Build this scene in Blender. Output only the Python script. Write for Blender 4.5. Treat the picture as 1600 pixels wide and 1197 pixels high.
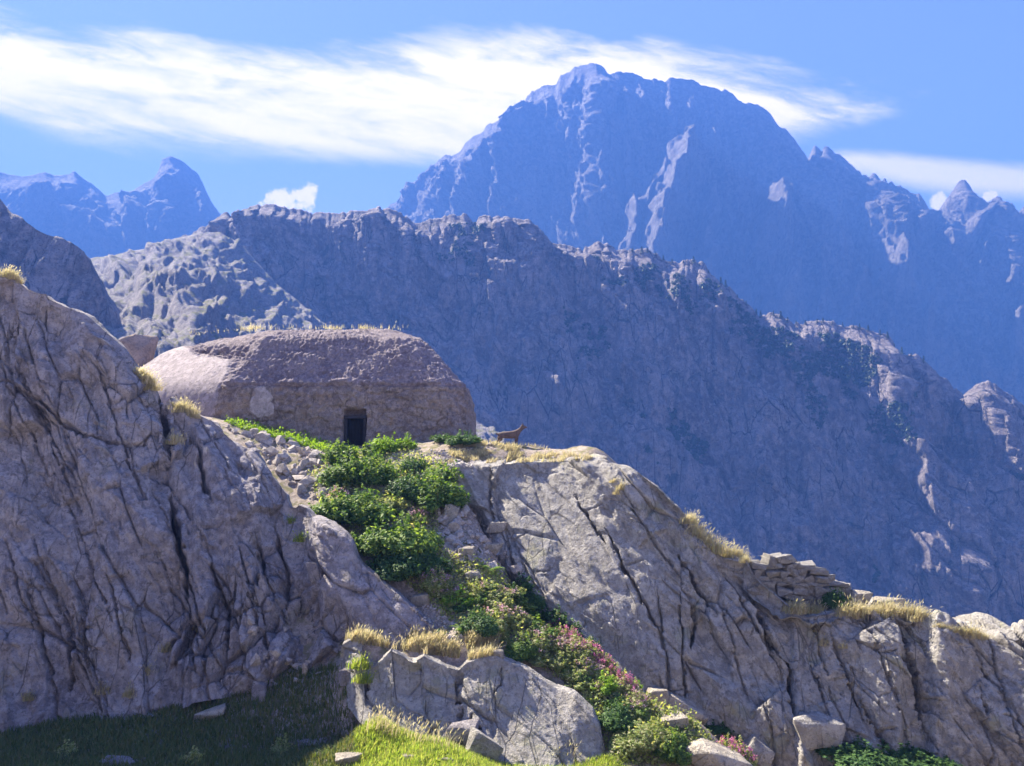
import bpy, bmesh, math, random
import numpy as np
from mathutils import Vector, Matrix
from mathutils.bvhtree import BVHTree

for o in list(bpy.data.objects): bpy.data.objects.remove(o)
SC = bpy.context.scene
COL = SC.collection
rnd = random.Random(7)
R = math.radians

# ------------------------------------------------------------------ camera
F_PX, PITCH = 1300.0, R(3.6)
cam = bpy.data.cameras.new('camera'); cam_o = bpy.data.objects.new('camera', cam); COL.objects.link(cam_o)
cam.sensor_fit = 'HORIZONTAL'; cam.sensor_width = 36.0; cam.lens = 36.0 * F_PX / 1600.0
cam.clip_start = 0.1; cam.clip_end = 20000
cam_o.rotation_euler = (math.pi / 2 + PITCH, 0, 0)
SC.camera = cam_o

# ------------------------------------------------------------------ light
SUN_AZ, SUN_EL = R(-50), R(44)          # azimuth from +Y towards +X
SKY_STRENGTH, SUN_STRENGTH, EXPOSURE = 0.055, 5.0, 2.42
world = bpy.data.worlds.new('World'); SC.world = world; world.use_nodes = True
sd = bpy.data.lights.new('sun', 'SUN'); sun = bpy.data.objects.new('sun', sd); COL.objects.link(sun)
sd.energy = SUN_STRENGTH; sd.angle = R(0.5); sd.color = (1.0, 0.93, 0.82)
S = Vector((math.sin(SUN_AZ) * math.cos(SUN_EL), math.cos(SUN_AZ) * math.cos(SUN_EL), math.sin(SUN_EL)))
sun.rotation_euler = S.to_track_quat('Z', 'Y').to_euler(); sun.location = (-60, 60, 120)
SC.view_settings.view_transform = 'Standard'; SC.view_settings.look = 'None'
SC.view_settings.exposure = EXPOSURE; SC.view_settings.gamma = 1.0; SC.view_settings.use_curve_mapping = False
SC.render.engine = 'CYCLES'
cy = SC.cycles
cy.use_denoising = True
try: cy.denoiser = 'OPENIMAGEDENOISE'
except Exception: pass
cy.use_adaptive_sampling = True; cy.adaptive_threshold = 0.02
cy.max_bounces = 5; cy.diffuse_bounces = 3; cy.glossy_bounces = 1; cy.transmission_bounces = 3
cy.volume_bounces = 0; cy.transparent_max_bounces = 4; cy.caustics_reflective = False; cy.caustics_refractive = False

# ------------------------------------------------------------------ node helper
class NT:
    def __init__(s, tree): s.t = tree; tree.nodes.clear()
    def n(s, typ, props=None, **inp):
        nd = s.t.nodes.new('ShaderNode' + typ)
        for k, v in (props or {}).items(): setattr(nd, k, v)
        for k, v in inp.items():
            key = int(k[1:]) if k[0] == 'i' and k[1:].isdigit() else k.replace('_', ' ')
            s.set(nd.inputs[key], v)
        return nd
    def set(s, sock, v):
        if hasattr(v, 'is_output') or isinstance(v, bpy.types.NodeSocket): s.t.links.new(v, sock)
        elif isinstance(v, bpy.types.Node): s.t.links.new(v.outputs[0], sock)
        else:
            if isinstance(v, (tuple, list)) and len(v) == 3 and sock.type == 'RGBA': v = (*v, 1)
            sock.default_value = v
    def m(s, op, a, b=0.0, c=None, clamp=False):
        nd = s.t.nodes.new('ShaderNodeMath'); nd.operation = op; nd.use_clamp = clamp
        s.set(nd.inputs[0], a); s.set(nd.inputs[1], b)
        if c is not None: s.set(nd.inputs[2], c)
        return nd.outputs[0]
    def mix(s, f, a, b, mode='MIX'):
        nd = s.t.nodes.new('ShaderNodeMix'); nd.data_type = 'RGBA'; nd.blend_type = mode
        s.set(nd.inputs[0], f); s.set(nd.inputs[6], a); s.set(nd.inputs[7], b)
        return nd.outputs[2]
    def step(s, x, a, b):
        nd = s.t.nodes.new('ShaderNodeMapRange'); nd.interpolation_type = 'SMOOTHSTEP'
        s.set(nd.inputs[0], x); s.set(nd.inputs[1], a); s.set(nd.inputs[2], b)
        return nd.outputs[0]
    def noise(s, vec, scale, detail=4, rough=0.55, dist=0.0):
        nd = s.n('TexNoise', Vector=vec, Scale=scale, Detail=detail, Roughness=rough, Distortion=dist)
        return nd.outputs[0]
    def curve(s, x, pts):
        nd = s.t.nodes.new('ShaderNodeFloatCurve'); c = nd.mapping.curves[0]
        nd.mapping.use_clip = False
        while len(c.points) < len(pts): c.points.new(0.5, 0.5)
        for p, (a, b) in zip(c.points, pts): p.location = (a, b); p.handle_type = 'AUTO'
        nd.mapping.update(); s.set(nd.inputs[1], x)
        return nd.outputs[0]

# ------------------------------------------------------------------ sky with cirrus
w = NT(world.node_tree)
sky = w.n('TexSky', {'sky_type': 'NISHITA', 'sun_disc': False, 'sun_elevation': SUN_EL, 'sun_rotation': SUN_AZ,
                     'altitude': 2400.0, 'air_density': 1.0, 'dust_density': 0.3, 'ozone_density': 2.5})
tc = w.n('TexCoord'); sep = w.n('SeparateXYZ', Vector=tc.outputs['Generated'])
ay = w.m('ADD', w.m('ABSOLUTE', sep.outputs[1]), 0.02)
gx = w.m('DIVIDE', sep.outputs[0], ay); gz = w.m('DIVIDE', sep.outputs[2], ay)
cv = w.n('CombineXYZ', X=gx, Y=w.m('MULTIPLY', gz, 3.2), Z=0.0)
wob = w.noise(cv, 2.2, 3, 0.5)
cv2 = w.n('CombineXYZ', X=w.m('ADD', gx, w.m('MULTIPLY', wob, 0.35)),
          Y=w.m('MULTIPLY', w.m('ADD', gz, w.m('MULTIPLY', gx, 0.10)), 5.0), Z=3.0)
streak = w.noise(cv2, 3.4, 8, 0.62, 0.6)
cv3 = w.n('CombineXYZ', X=w.m('ADD', gx, w.m('MULTIPLY', wob, 0.25)), Y=w.m('MULTIPLY', w.m('ADD', gz, w.m('MULTIPLY', gx, 0.22)), 4.0), Z=6.0)
fine = w.noise(cv3, 12.0, 8, 0.7, 0.4)
n_all = w.m('ADD', w.m('MULTIPLY', streak, 0.6), w.m('MULTIPLY', fine, 0.4))
def gpx(px): return (px - 800) / 1300.0
def gpy(py): return (680 - py) / 1300.0
ux = w.m('DIVIDE', w.m('ADD', gx, 1.0), 2.0)                   # -1..1 -> 0..1
def pc(pts): return [((gpx(a) + 1) / 2, gpy(b)) for a, b in pts]
top = w.curve(ux, pc([(-480, 20), (0, 10), (100, 40), (200, 28), (400, 62), (560, 45), (830, 28), (1000, 55), (1200, 92), (1300, 118), (1430, 132), (1500, 190)]))
bot = w.curve(ux, pc([(-480, 150), (0, 195), (100, 225), (400, 250), (620, 262), (900, 260), (1100, 250), (1220, 232), (1320, 208), (1430, 170), (1500, 130)]))
nz = w.m('SUBTRACT', n_all, 0.5)
d_top = w.m('ADD', w.m('SUBTRACT', top, gz), w.m('MULTIPLY', nz, 0.17))
d_bot = w.m('ADD', w.m('SUBTRACT', gz, bot), w.m('MULTIPLY', nz, 0.06))
band = w.m('MULTIPLY', w.step(d_top, -0.004, 0.06), w.step(d_bot, -0.006, 0.035))
band = w.m('MULTIPLY', band, w.step(n_all, 0.22, 0.58))
# lower right veil
t2 = w.curve(ux, pc([(1150, 300), (1300, 232), (1450, 238), (1600, 252), (1900, 270)]))
b2 = w.curve(ux, pc([(1150, 310), (1300, 270), (1450, 300), (1600, 312), (1900, 330)]))
v2 = w.m('MULTIPLY', w.step(w.m('ADD', w.m('SUBTRACT', t2, gz), w.m('MULTIPLY', nz, 0.03)), 0.0, 0.02),
         w.step(w.m('ADD', w.m('SUBTRACT', gz, b2), w.m('MULTIPLY', nz, 0.03)), -0.012, 0.015))
v2 = w.m('MULTIPLY', v2, 0.85)
band = w.m('MAXIMUM', band, v2)
puffn = w.noise(w.n('CombineXYZ', X=gx, Y=gz, Z=9.0), 48.0, 6, 0.62)
for (cx, cyy, rx, ry, amp) in ((450, 318, 42, 26, 1.0), (472, 306, 26, 20, 1.0), (1462, 318, 18, 18, 0.9), (1541, 308, 14, 10, 0.9)):
    ex = w.m('DIVIDE', w.m('SUBTRACT', gx, gpx(cx)), rx / 1300); ez = w.m('DIVIDE', w.m('SUBTRACT', gz, gpy(cyy)), ry / 1300)
    r2 = w.m('ADD', w.m('MULTIPLY', ex, ex), w.m('MULTIPLY', ez, ez))
    pf = w.step(w.m('ADD', w.m('SUBTRACT', 1.0, r2), w.m('MULTIPLY', w.m('SUBTRACT', puffn, 0.5), 5.0)), 0.0, 0.9)
    band = w.m('MAXIMUM', band, w.m('MULTIPLY', w.m('MULTIPLY', pf, amp), w.step(r2, 2.6, 1.6)))
up = w.step(sep.outputs[2], 0.0, 0.06)
band = w.m('MULTIPLY', w.m('MULTIPLY', band, up), 0.93)
SKY_TINT = (1.12, 0.90, 1.10)
skyc = w.mix(1.0, sky.outputs[0], SKY_TINT, 'MULTIPLY')
cloud_col = (9.8, 8.2, 7.5)
bg = w.n('Background', Color=w.mix(band, skyc, cloud_col), Strength=SKY_STRENGTH)
w.t.links.new(bg.outputs[0], w.n('OutputWorld').inputs[0])

# ------------------------------------------------------------------ maths
cp, sp = math.cos(PITCH), math.sin(PITCH)
def unproj(px, py, Y):
    px, py, Y = np.asarray(px, float), np.asarray(py, float), np.asarray(Y, float)
    a = (px - 800) / F_PX; b = (598.5 - py) / F_PX
    dy = cp - sp * b; dz = sp + cp * b
    k = Y / dy
    return np.stack(np.broadcast_arrays(a * k, Y, dz * k), -1)
def proj(P):
    d = P[..., 1] * cp + P[..., 2] * sp; u = -P[..., 1] * sp + P[..., 2] * cp
    d = np.where(d < 0.05, 0.05, d)
    return 800 + F_PX * P[..., 0] / d, 598.5 - F_PX * u / d
rs = np.random.RandomState(3)
PERM = rs.permutation(512).astype(np.int64)
GR = rs.normal(size=(512, 3)); GR /= np.linalg.norm(GR, axis=1)[:, None]
RT = rs.rand(512, 4)
def h3(i, j, k): return PERM[(PERM[(PERM[i & 511] + j) & 511] + k) & 511]
def perlin(P, seed=0):
    P = P + seed * 17.37
    I = np.floor(P).astype(np.int64); f = P - I
    u = f * f * f * (f * (f * 6 - 15) + 10)
    out = 0
    for dx in (0, 1):
        wx = u[:, 0] if dx else 1 - u[:, 0]
        for dy in (0, 1):
            wy = u[:, 1] if dy else 1 - u[:, 1]
            for dz in (0, 1):
                wz = u[:, 2] if dz else 1 - u[:, 2]
                g = GR[h3(I[:, 0] + dx, I[:, 1] + dy, I[:, 2] + dz)]
                out = out + wx * wy * wz * (g[:, 0] * (f[:, 0] - dx) + g[:, 1] * (f[:, 1] - dy) + g[:, 2] * (f[:, 2] - dz))
    return out * 1.5
def fbm(P, scale, oct=4, seed=0, gain=0.5, ridged=False):
    P = np.asarray(P, float) * np.asarray(scale, float)
    a, s, o = 1.0, 0, 0.0
    for k in range(oct):
        v = perlin(P * (2.03 ** k), seed + k * 3 + 1)
        if ridged: v = 1 - 2 * np.abs(v)
        o = o + a * v; s += a; a *= gain
    return o / s
def worley(q, seed=0):
    I = np.floor(q).astype(np.int64); f = q - I
    f1 = np.full(len(q), 9.0); f2 = np.full(len(q), 9.0); cid = np.zeros(len(q), np.int64)
    vx = np.zeros(len(q)); vy = np.zeros(len(q))
    for dx in (-1, 0, 1):
        for dy in (-1, 0, 1):
            h = h3(I[:, 0] + dx, I[:, 1] + dy, np.full(len(q), seed * 7 + 3, np.int64))
            ox = dx + RT[h, 0] - f[:, 0]; oy = dy + RT[h, 1] - f[:, 1]
            d = ox * ox + oy * oy
            c = d < f1
            f2 = np.where(c, f1, np.minimum(f2, d)); vx = np.where(c, -ox, vx); vy = np.where(c, -oy, vy)
            cid = np.where(c, h, cid); f1 = np.where(c, d, f1)
    return np.sqrt(f1), np.sqrt(f2), cid, vx, vy
def sstep(x, a, b):
    t = np.clip((x - a) / (b - a), 0, 1); return t * t * (3 - 2 * t)
def lerp_tab(x, tab):
    tab = np.array(sorted(tab)); return np.interp(x, tab[:, 0], tab[:, 1])
def seg_dist(px, py, line):
    best = np.full(px.shape, 1e9)
    for (ax, ay), (bx, by) in zip(line[:-1], line[1:]):
        dx, dy = bx - ax, by - ay; L = dx * dx + dy * dy + 1e-9
        t = np.clip(((px - ax) * dx + (py - ay) * dy) / L, 0, 1)
        best = np.minimum(best, np.hypot(px - ax - t * dx, py - ay - t * dy))
    return best
def inside(px, py, poly):
    r = np.zeros(px.shape, bool); n = len(poly)
    for i in range(n):
        (x1, y1), (x2, y2) = poly[i], poly[(i + 1) % n]
        if y1 == y2: continue
        c = ((y1 > py) != (y2 > py)) & (px < (x2 - x1) * (py - y1) / (y2 - y1) + x1)
        r ^= c
    return r

# ------------------------------------------------------------------ mesh + objects
def mesh_np(name, V, Fq, smooth=True):
    me = bpy.data.meshes.new(name); V = np.ascontiguousarray(V, np.float32); Fq = np.ascontiguousarray(Fq, np.int32)
    k = Fq.shape[1]
    me.vertices.add(len(V)); me.vertices.foreach_set('co', V.ravel())
    me.loops.add(Fq.size); me.loops.foreach_set('vertex_index', Fq.ravel())
    me.polygons.add(len(Fq)); me.polygons.foreach_set('loop_start', np.arange(0, Fq.size, k, dtype=np.int32))
    me.polygons.foreach_set('loop_total', np.full(len(Fq), k, np.int32))
    me.polygons.foreach_set('use_smooth', np.full(len(Fq), smooth, bool))
    me.update(calc_edges=True); me.validate()
    return me
def obj(name, me, mat=None, parent=None):
    o = bpy.data.objects.new(name, me); COL.objects.link(o)
    if mat is not None and me is not None and len(me.materials) == 0: me.materials.append(mat)
    if parent is not None: o.parent = parent
    return o
def tag(o, label=None, cat=None, group=None, kind=None):
    if label: o['label'] = label
    if cat: o['category'] = cat
    if group: o['group'] = group
    if kind: o['kind'] = kind
    return o
def empty(name, loc, rz=0.0, sc=1.0):
    o = bpy.data.objects.new(name, None); COL.objects.link(o)
    o.location = loc; o.rotation_euler = (0, 0, rz); o.scale = (sc, sc, sc) if not hasattr(sc, '__len__') else sc
    return o
def grid_faces(nr, nc, off=0):
    a = np.arange(nr * nc).reshape(nr, nc) + off
    return np.stack([a[:-1, :-1], a[1:, :-1], a[1:, 1:], a[:-1, 1:]], -1).reshape(-1, 4)
def grid_normals(P):
    du = np.gradient(P, axis=1); dv = np.gradient(P, axis=0)
    n = np.cross(dv, du); n /= np.linalg.norm(n, axis=-1, keepdims=True) + 1e-12
    return n

# ------------------------------------------------------------------ materials
MATS = {}
def mat_rock(name, c_a, c_b, lichen=(0.30, 0.31, 0.19), lich_amt=0.5, dark=0.5, sc=1.0, bump=0.6, moss=None, crk=0.0):
    m = bpy.data.materials.new(name); m.use_nodes = True; t = NT(m.node_tree)
    p = t.n('TexCoord').outputs['Object']
    n1 = t.noise(p, 0.45 * sc, 5, 0.6, 0.4); n2 = t.noise(p, 3.1 * sc, 6, 0.68); n3 = t.noise(p, 17.0 * sc, 5, 0.7)
    c = t.mix(t.step(n1, 0.38, 0.62), c_a, c_b)
    c = t.mix(t.m('MULTIPLY', t.step(n2, 0.42, 0.62), 0.7), c, tuple(x * 1.5 for x in c_b))
    n2b = t.noise(p, 6.3 * sc, 5, 0.7, 0.3)
    c = t.mix(t.m('MULTIPLY', t.step(n2b, 0.52, 0.66), 0.65), c, tuple(x * 0.5 for x in c_a))
    c = t.mix(t.m('MULTIPLY', t.step(n3, 0.50, 0.72), dark), c, tuple(x * 0.42 for x in c_a))
    nl = t.noise(p, 0.9 * sc, 7, 0.7, 0.8)
    c = t.mix(t.m('MULTIPLY', t.step(nl, 0.55, 0.68), lich_amt), c, lichen)
    st = t.n('Mapping', Vector=p, Scale=(2.4 * sc, 2.4 * sc, 0.28 * sc))
    ns = t.noise(st, 1.0, 6, 0.65, 0.5)
    c = t.mix(t.m('MULTIPLY', t.step(ns, 0.55, 0.72), dark * 0.8), c, tuple(x * 0.45 for x in c_a))
    wv = t.n('Mapping', Vector=t.mix(0.12, p, t.n('TexNoise', Vector=p, Scale=1.1 * sc, Detail=3.0).outputs[1]), Rotation=(0.0, R(24), 0.0), Scale=(1.5 * sc, 0.7 * sc, 0.42 * sc))
    vo = t.n('TexVoronoi', {'feature': 'DISTANCE_TO_EDGE'}, Vector=wv, Scale=1.0)
    wv2 = t.n('Mapping', Vector=wv, Rotation=(0.0, R(-50), 0.0), Scale=(2.1, 2.1, 2.1))
    vo2 = t.n('TexVoronoi', {'feature': 'DISTANCE_TO_EDGE'}, Vector=wv2, Scale=1.0)
    ck = t.m('MULTIPLY', t.step(vo.outputs[0], 0.028, 0.003), t.step(n1, 0.46, 0.60))
    ck2 = t.m('MULTIPLY', t.step(vo2.outputs[0], 0.045, 0.006), t.step(nl, 0.50, 0.62))
    ck = t.m('MAXIMUM', ck, t.m('MULTIPLY', ck2, 0.7))
    c = t.mix(t.m('MULTIPLY', ck, crk), c, tuple(x * 0.22 for x in c_a))  # crevice shade put into the colour along the crack lines
    n4 = t.noise(p, 52.0 * sc, 3, 0.7)
    sp_ = t.step(n4, 0.62, 0.74)
    c = t.mix(t.m('MULTIPLY', sp_, 0.35), c, (0.46, 0.45, 0.42))
    if moss is not None:
        g = t.n('NewGeometry'); nz_ = t.n('SeparateXYZ', Vector=g.outputs['Normal']).outputs[2]
        k = t.m('MULTIPLY', t.step(nz_, 0.55, 0.85), t.step(t.noise(p, 1.2 * sc, 5, 0.6), 0.48, 0.60))
        c = t.mix(k, c, moss)
    hb = t.m('ADD', t.m('MULTIPLY', n3, 0.6), t.m('ADD', t.m('MULTIPLY', n2, 1.0), t.m('ADD', t.m('MULTIPLY', n2b, 0.9), t.m('SUBTRACT', t.m('MULTIPLY', n4, 0.2), t.m('MULTIPLY', ck, 0.8 * crk)))))
    b = t.n('Bump', Strength=bump, Distance=0.16 / sc, Height=hb)
    bs = t.n('BsdfPrincipled', Base_Color=c, Roughness=0.9, Normal=b.outputs[0])
    bs.inputs['Specular IOR Level'].default_value = 0.25
    t.t.links.new(bs.outputs[0], t.n('OutputMaterial').inputs[0])
    return m
def mat_leaf(name, cols, trans=0.5, rough=0.55, spec=0.3, tint=(1.3, 1.25, 0.55)):
    m = bpy.data.materials.new(name); m.use_nodes = True; t = NT(m.node_tree)
    g = t.n('NewGeometry'); r = g.outputs['Random Per Island']
    ramp = t.t.nodes.new('ShaderNodeValToRGB'); e = ramp.color_ramp.elements
    while len(e) < len(cols): e.new(0.5)
    for i, c in enumerate(cols): e[i].position = i / max(1, len(cols) - 1); e[i].color = (*c, 1)
    t.set(ramp.inputs[0], r)
    d = t.n('BsdfPrincipled', Base_Color=ramp.outputs[0], Roughness=rough); d.inputs['Specular IOR Level'].default_value = spec
    tr = t.n('BsdfTranslucent', Color=t.mix(1.0, ramp.outputs[0], tint, 'MULTIPLY'))
    mx = t.n('MixShader', i0=trans, i1=d.outputs[0], i2=tr.outputs[0])
    t.t.links.new(mx.outputs[0], t.n('OutputMaterial').inputs[0])
    return m
def mat_plain(name, col, rough=0.85, var=0.25, sc=6.0, bump=0.2, dist=0.02):
    m = bpy.data.materials.new(name); m.use_nodes = True; t = NT(m.node_tree)
    p = t.n('TexCoord').outputs['Object']; n = t.noise(p, sc, 6, 0.65); n2 = t.noise(p, sc * 7, 4, 0.7)
    c = t.mix(t.step(n, 0.35, 0.65), tuple(x * (1 - var) for x in col), tuple(x * (1 + var) for x in col))
    b = t.n('Bump', Strength=bump, Distance=dist, Height=t.m('ADD', n, t.m('MULTIPLY', n2, 0.4)))
    bs = t.n('BsdfPrincipled', Base_Color=c, Roughness=rough, Normal=b.outputs[0]); bs.inputs['Specular IOR Level'].default_value = 0.25
    t.t.links.new(bs.outputs[0], t.n('OutputMaterial').inputs[0])
    return m
M = MATS
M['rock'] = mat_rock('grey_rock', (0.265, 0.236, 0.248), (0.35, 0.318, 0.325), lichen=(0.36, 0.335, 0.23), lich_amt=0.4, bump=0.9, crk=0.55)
M['rock_r'] = mat_rock('lichen_rock', (0.31, 0.288, 0.268), (0.385, 0.36, 0.332), lichen=(0.37, 0.36, 0.235), lich_amt=0.6, bump=0.9, crk=0.55)
M['stone'] = mat_rock('loose_stone', (0.36, 0.31, 0.28), (0.44, 0.39, 0.35), lich_amt=0.25, sc=2.2, dark=0.4)
M['boulder'] = mat_rock('pale_boulder', (0.36, 0.315, 0.265), (0.43, 0.385, 0.32), lichen=(0.40, 0.38, 0.25), lich_amt=0.45, sc=1.4, dark=0.45, bump=0.9, crk=0.55)
M['rock_brown'] = mat_rock('brown_rock', (0.27, 0.20, 0.165), (0.33, 0.25, 0.205), lich_amt=0.2, sc=1.2)
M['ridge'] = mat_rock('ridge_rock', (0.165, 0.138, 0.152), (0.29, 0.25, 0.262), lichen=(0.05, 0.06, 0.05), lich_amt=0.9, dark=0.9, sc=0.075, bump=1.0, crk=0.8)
M['talus'] = mat_rock('talus_rock', (0.17, 0.15, 0.158), (0.26, 0.232, 0.238), lich_amt=0.3, dark=0.8, sc=0.16, bump=1.0, moss=(0.17, 0.165, 0.075))
M['peak'] = mat_rock('peak_rock', (0.12, 0.105, 0.112), (0.19, 0.168, 0.172), lich_amt=0.15, dark=0.6, sc=0.03, bump=1.0, crk=0.25)
M['soil'] = mat_rock('stony_soil', (0.24, 0.19, 0.155), (0.33, 0.275, 0.235), lichen=(0.17, 0.17, 0.08), lich_amt=0.5, sc=2.0, dark=0.6, moss=(0.17, 0.155, 0.075))
M['stonework'] = mat_rock('bunker_stonework', (0.235, 0.185, 0.17), (0.34, 0.275, 0.245), lichen=(0.37, 0.26, 0.18), lich_amt=0.7, dark=0.95, sc=1.3, bump=1.0)
M['roofing'] = mat_rock('bunker_roof_mortar', (0.185, 0.15, 0.17), (0.265, 0.222, 0.238), lichen=(0.34, 0.29, 0.29), lich_amt=0.5, dark=0.7, sc=1.8, bump=0.9)
M['plaster'] = mat_rock('bunker_plaster', (0.27, 0.228, 0.235), (0.31, 0.265, 0.268), lichen=(0.25, 0.21, 0.20), lich_amt=0.4, dark=0.3, sc=0.9, bump=0.3)
M['patch'] = mat_rock('patched_mortar', (0.30, 0.255, 0.25), (0.34, 0.295, 0.285), lichen=(0.27, 0.22, 0.20), lich_amt=0.5, dark=0.4, sc=1.2, bump=0.4)
M['dark_wood'] = mat_plain('dark_wood', (0.016, 0.014, 0.015), var=0.3, sc=9)
M['doorway_dark'] = mat_plain('painted_doorway_dark', (0.02, 0.018, 0.018), bump=0.0)  # near-black colour paints the unlit depth of the doorway
M['frame'] = mat_plain('weathered_frame', (0.035, 0.031, 0.036), var=0.3, sc=10)
M['dry_grass'] = mat_leaf('dry_grass', [(0.42, 0.35, 0.21), (0.56, 0.48, 0.29), (0.46, 0.44, 0.22), (0.66, 0.59, 0.42), (0.50, 0.40, 0.27)], trans=0.5, rough=0.7, tint=(1.1, 1.08, 0.9))
M['green_grass'] = mat_leaf('green_grass', [(0.21, 0.30, 0.05), (0.29, 0.38, 0.065), (0.37, 0.42, 0.09), (0.48, 0.44, 0.18)], trans=0.6, rough=0.7, tint=(1.2, 1.25, 0.7))  # sunlit brightness put into the colour of the strip below the slab
M['shade_toned_grass'] = mat_leaf('shade_toned_meadow_grass', [(0.075, 0.12, 0.045), (0.11, 0.16, 0.05), (0.16, 0.18, 0.07), (0.22, 0.20, 0.10)], trans=0.4, rough=0.7)  # darker grass colour, the cliff's shade is painted into it
M['leaf'] = mat_leaf('shrub_leaf', [(0.055, 0.12, 0.03), (0.10, 0.19, 0.04), (0.17, 0.27, 0.055), (0.29, 0.38, 0.10)], trans=0.5)
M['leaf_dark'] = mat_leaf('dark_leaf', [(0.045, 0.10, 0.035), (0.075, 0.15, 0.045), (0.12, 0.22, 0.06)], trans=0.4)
M['leaf_pale'] = mat_leaf('pale_leaf', [(0.19, 0.27, 0.085), (0.29, 0.36, 0.13), (0.39, 0.43, 0.19), (0.48, 0.45, 0.30)], trans=0.55)
M['fern'] = mat_leaf('fern_leaf', [(0.16, 0.29, 0.03), (0.22, 0.37, 0.04), (0.30, 0.42, 0.06)], trans=0.5)
M['pink'] = mat_leaf('pink_flower', [(0.46, 0.22, 0.32), (0.55, 0.34, 0.40), (0.56, 0.42, 0.44), (0.48, 0.38, 0.36)], trans=0.4, rough=0.8, tint=(1.1, 1.0, 1.0))
M['magenta'] = mat_leaf('magenta_flower', [(0.50, 0.11, 0.28), (0.58, 0.20, 0.38), (0.60, 0.32, 0.44)], trans=0.4, rough=0.8, tint=(1.1, 1.0, 1.0))
M['stem'] = mat_plain('plant_stem', (0.14, 0.13, 0.06), bump=0)
M['scrub'] = mat_leaf('ridge_scrub', [(0.03, 0.05, 0.022), (0.045, 0.07, 0.03), (0.06, 0.085, 0.04)], trans=0.25)
M['trunk'] = mat_plain('bark', (0.08, 0.06, 0.045), bump=0)

# ------------------------------------------------------------------ rock sheets
def loft(pxs, rows, nrows, back=(), smooth_v=True):
    """rows: list of tables [(px, py, Y)...] from crest to foot; returns world grid, crest first after the back rows"""
    ks = []
    for tab in rows:
        tab = np.array(tab, float); o = np.argsort(tab[:, 0], kind='stable'); tab = tab[o]
        ks.append(unproj(pxs, np.interp(pxs, tab[:, 0], tab[:, 1]), np.interp(pxs, tab[:, 0], tab[:, 2])))
    K = np.stack(ks)                                               # k, cols, 3
    seg = np.array(nrows, int); out = []
    for i in range(len(rows) - 1):
        n = seg[i]; t = np.linspace(0, 1, n, endpoint=(i == len(rows) - 2))
        a, b = K[i], K[i + 1]
        if smooth_v and len(rows) > 2:
            pa = K[max(0, i - 1)]; nb = K[min(len(rows) - 1, i + 2)]
            m0 = (b - pa) / 2 if i > 0 else (b - a); m1 = (nb - a) / 2 if i < len(rows) - 2 else (b - a)
            T = t[:, None, None]
            out.append((2 * T**3 - 3 * T**2 + 1) * a + (T**3 - 2 * T**2 + T) * m0 + (-2 * T**3 + 3 * T**2) * b + (T**3 - T**2) * m1)
        else:
            out.append(a + (b - a) * t[:, None, None])
    G = np.concatenate(out)
    if back:
        bk = []; prev = K[0]; cur = K[0]
        for (dy, dz, n) in back:
            nxt = cur + np.array([0, dy, dz]); 
            for t in np.linspace(0, 1, n, endpoint=False)[::1]: bk.append(cur + (nxt - cur) * t)
            cur = nxt
        bk.append(cur)
        G = np.concatenate([np.stack(bk[1:])[::-1], G])
    nb = 0 if not back else sum(b[2] for b in back)
    return G, nb
def blocks(q, seed, A, B, C, wd=0.10):
    f1, f2, cid, vx, vy = worley(q, seed)
    o = (RT[cid, 2] - 0.5) * 2 * A + B * ((RT[cid, 3] - 0.5) * 2 * vx + (RT[(cid * 7 + 11) & 511, 2] - 0.5) * 2 * vy)
    return o, np.clip(1 - (f2 - f1) / wd, 0, 1) ** 1.5 * -C
def facets(q, seed, A, B, C):
    I = np.floor(q).astype(np.int64); f = q - I; best = np.full(len(q), -1e9)
    for dx in (-1, 0, 1):
        for dy in (-1, 0, 1):
            h = h3(I[:, 0] + dx, I[:, 1] + dy, np.full(len(q), seed * 5 + 1, np.int64))
            vx = f[:, 0] - dx - RT[h, 0]; vy = f[:, 1] - dy - RT[h, 1]
            an = RT[h, 2] * 3.1; c_, s_ = np.cos(an), np.sin(an); h2 = (h * 13 + 5) & 511
            v = A * (RT[h, 3] - 0.5) + B * 2 * ((RT[h2, 0] - 0.5) * vx + (RT[h2, 1] - 0.5) * vy) - C * (np.abs(vx * c_ + vy * s_) * 0.6 + np.abs(vy * c_ - vx * s_) * 1.2)
            best = np.maximum(best, v)
    return best
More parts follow.
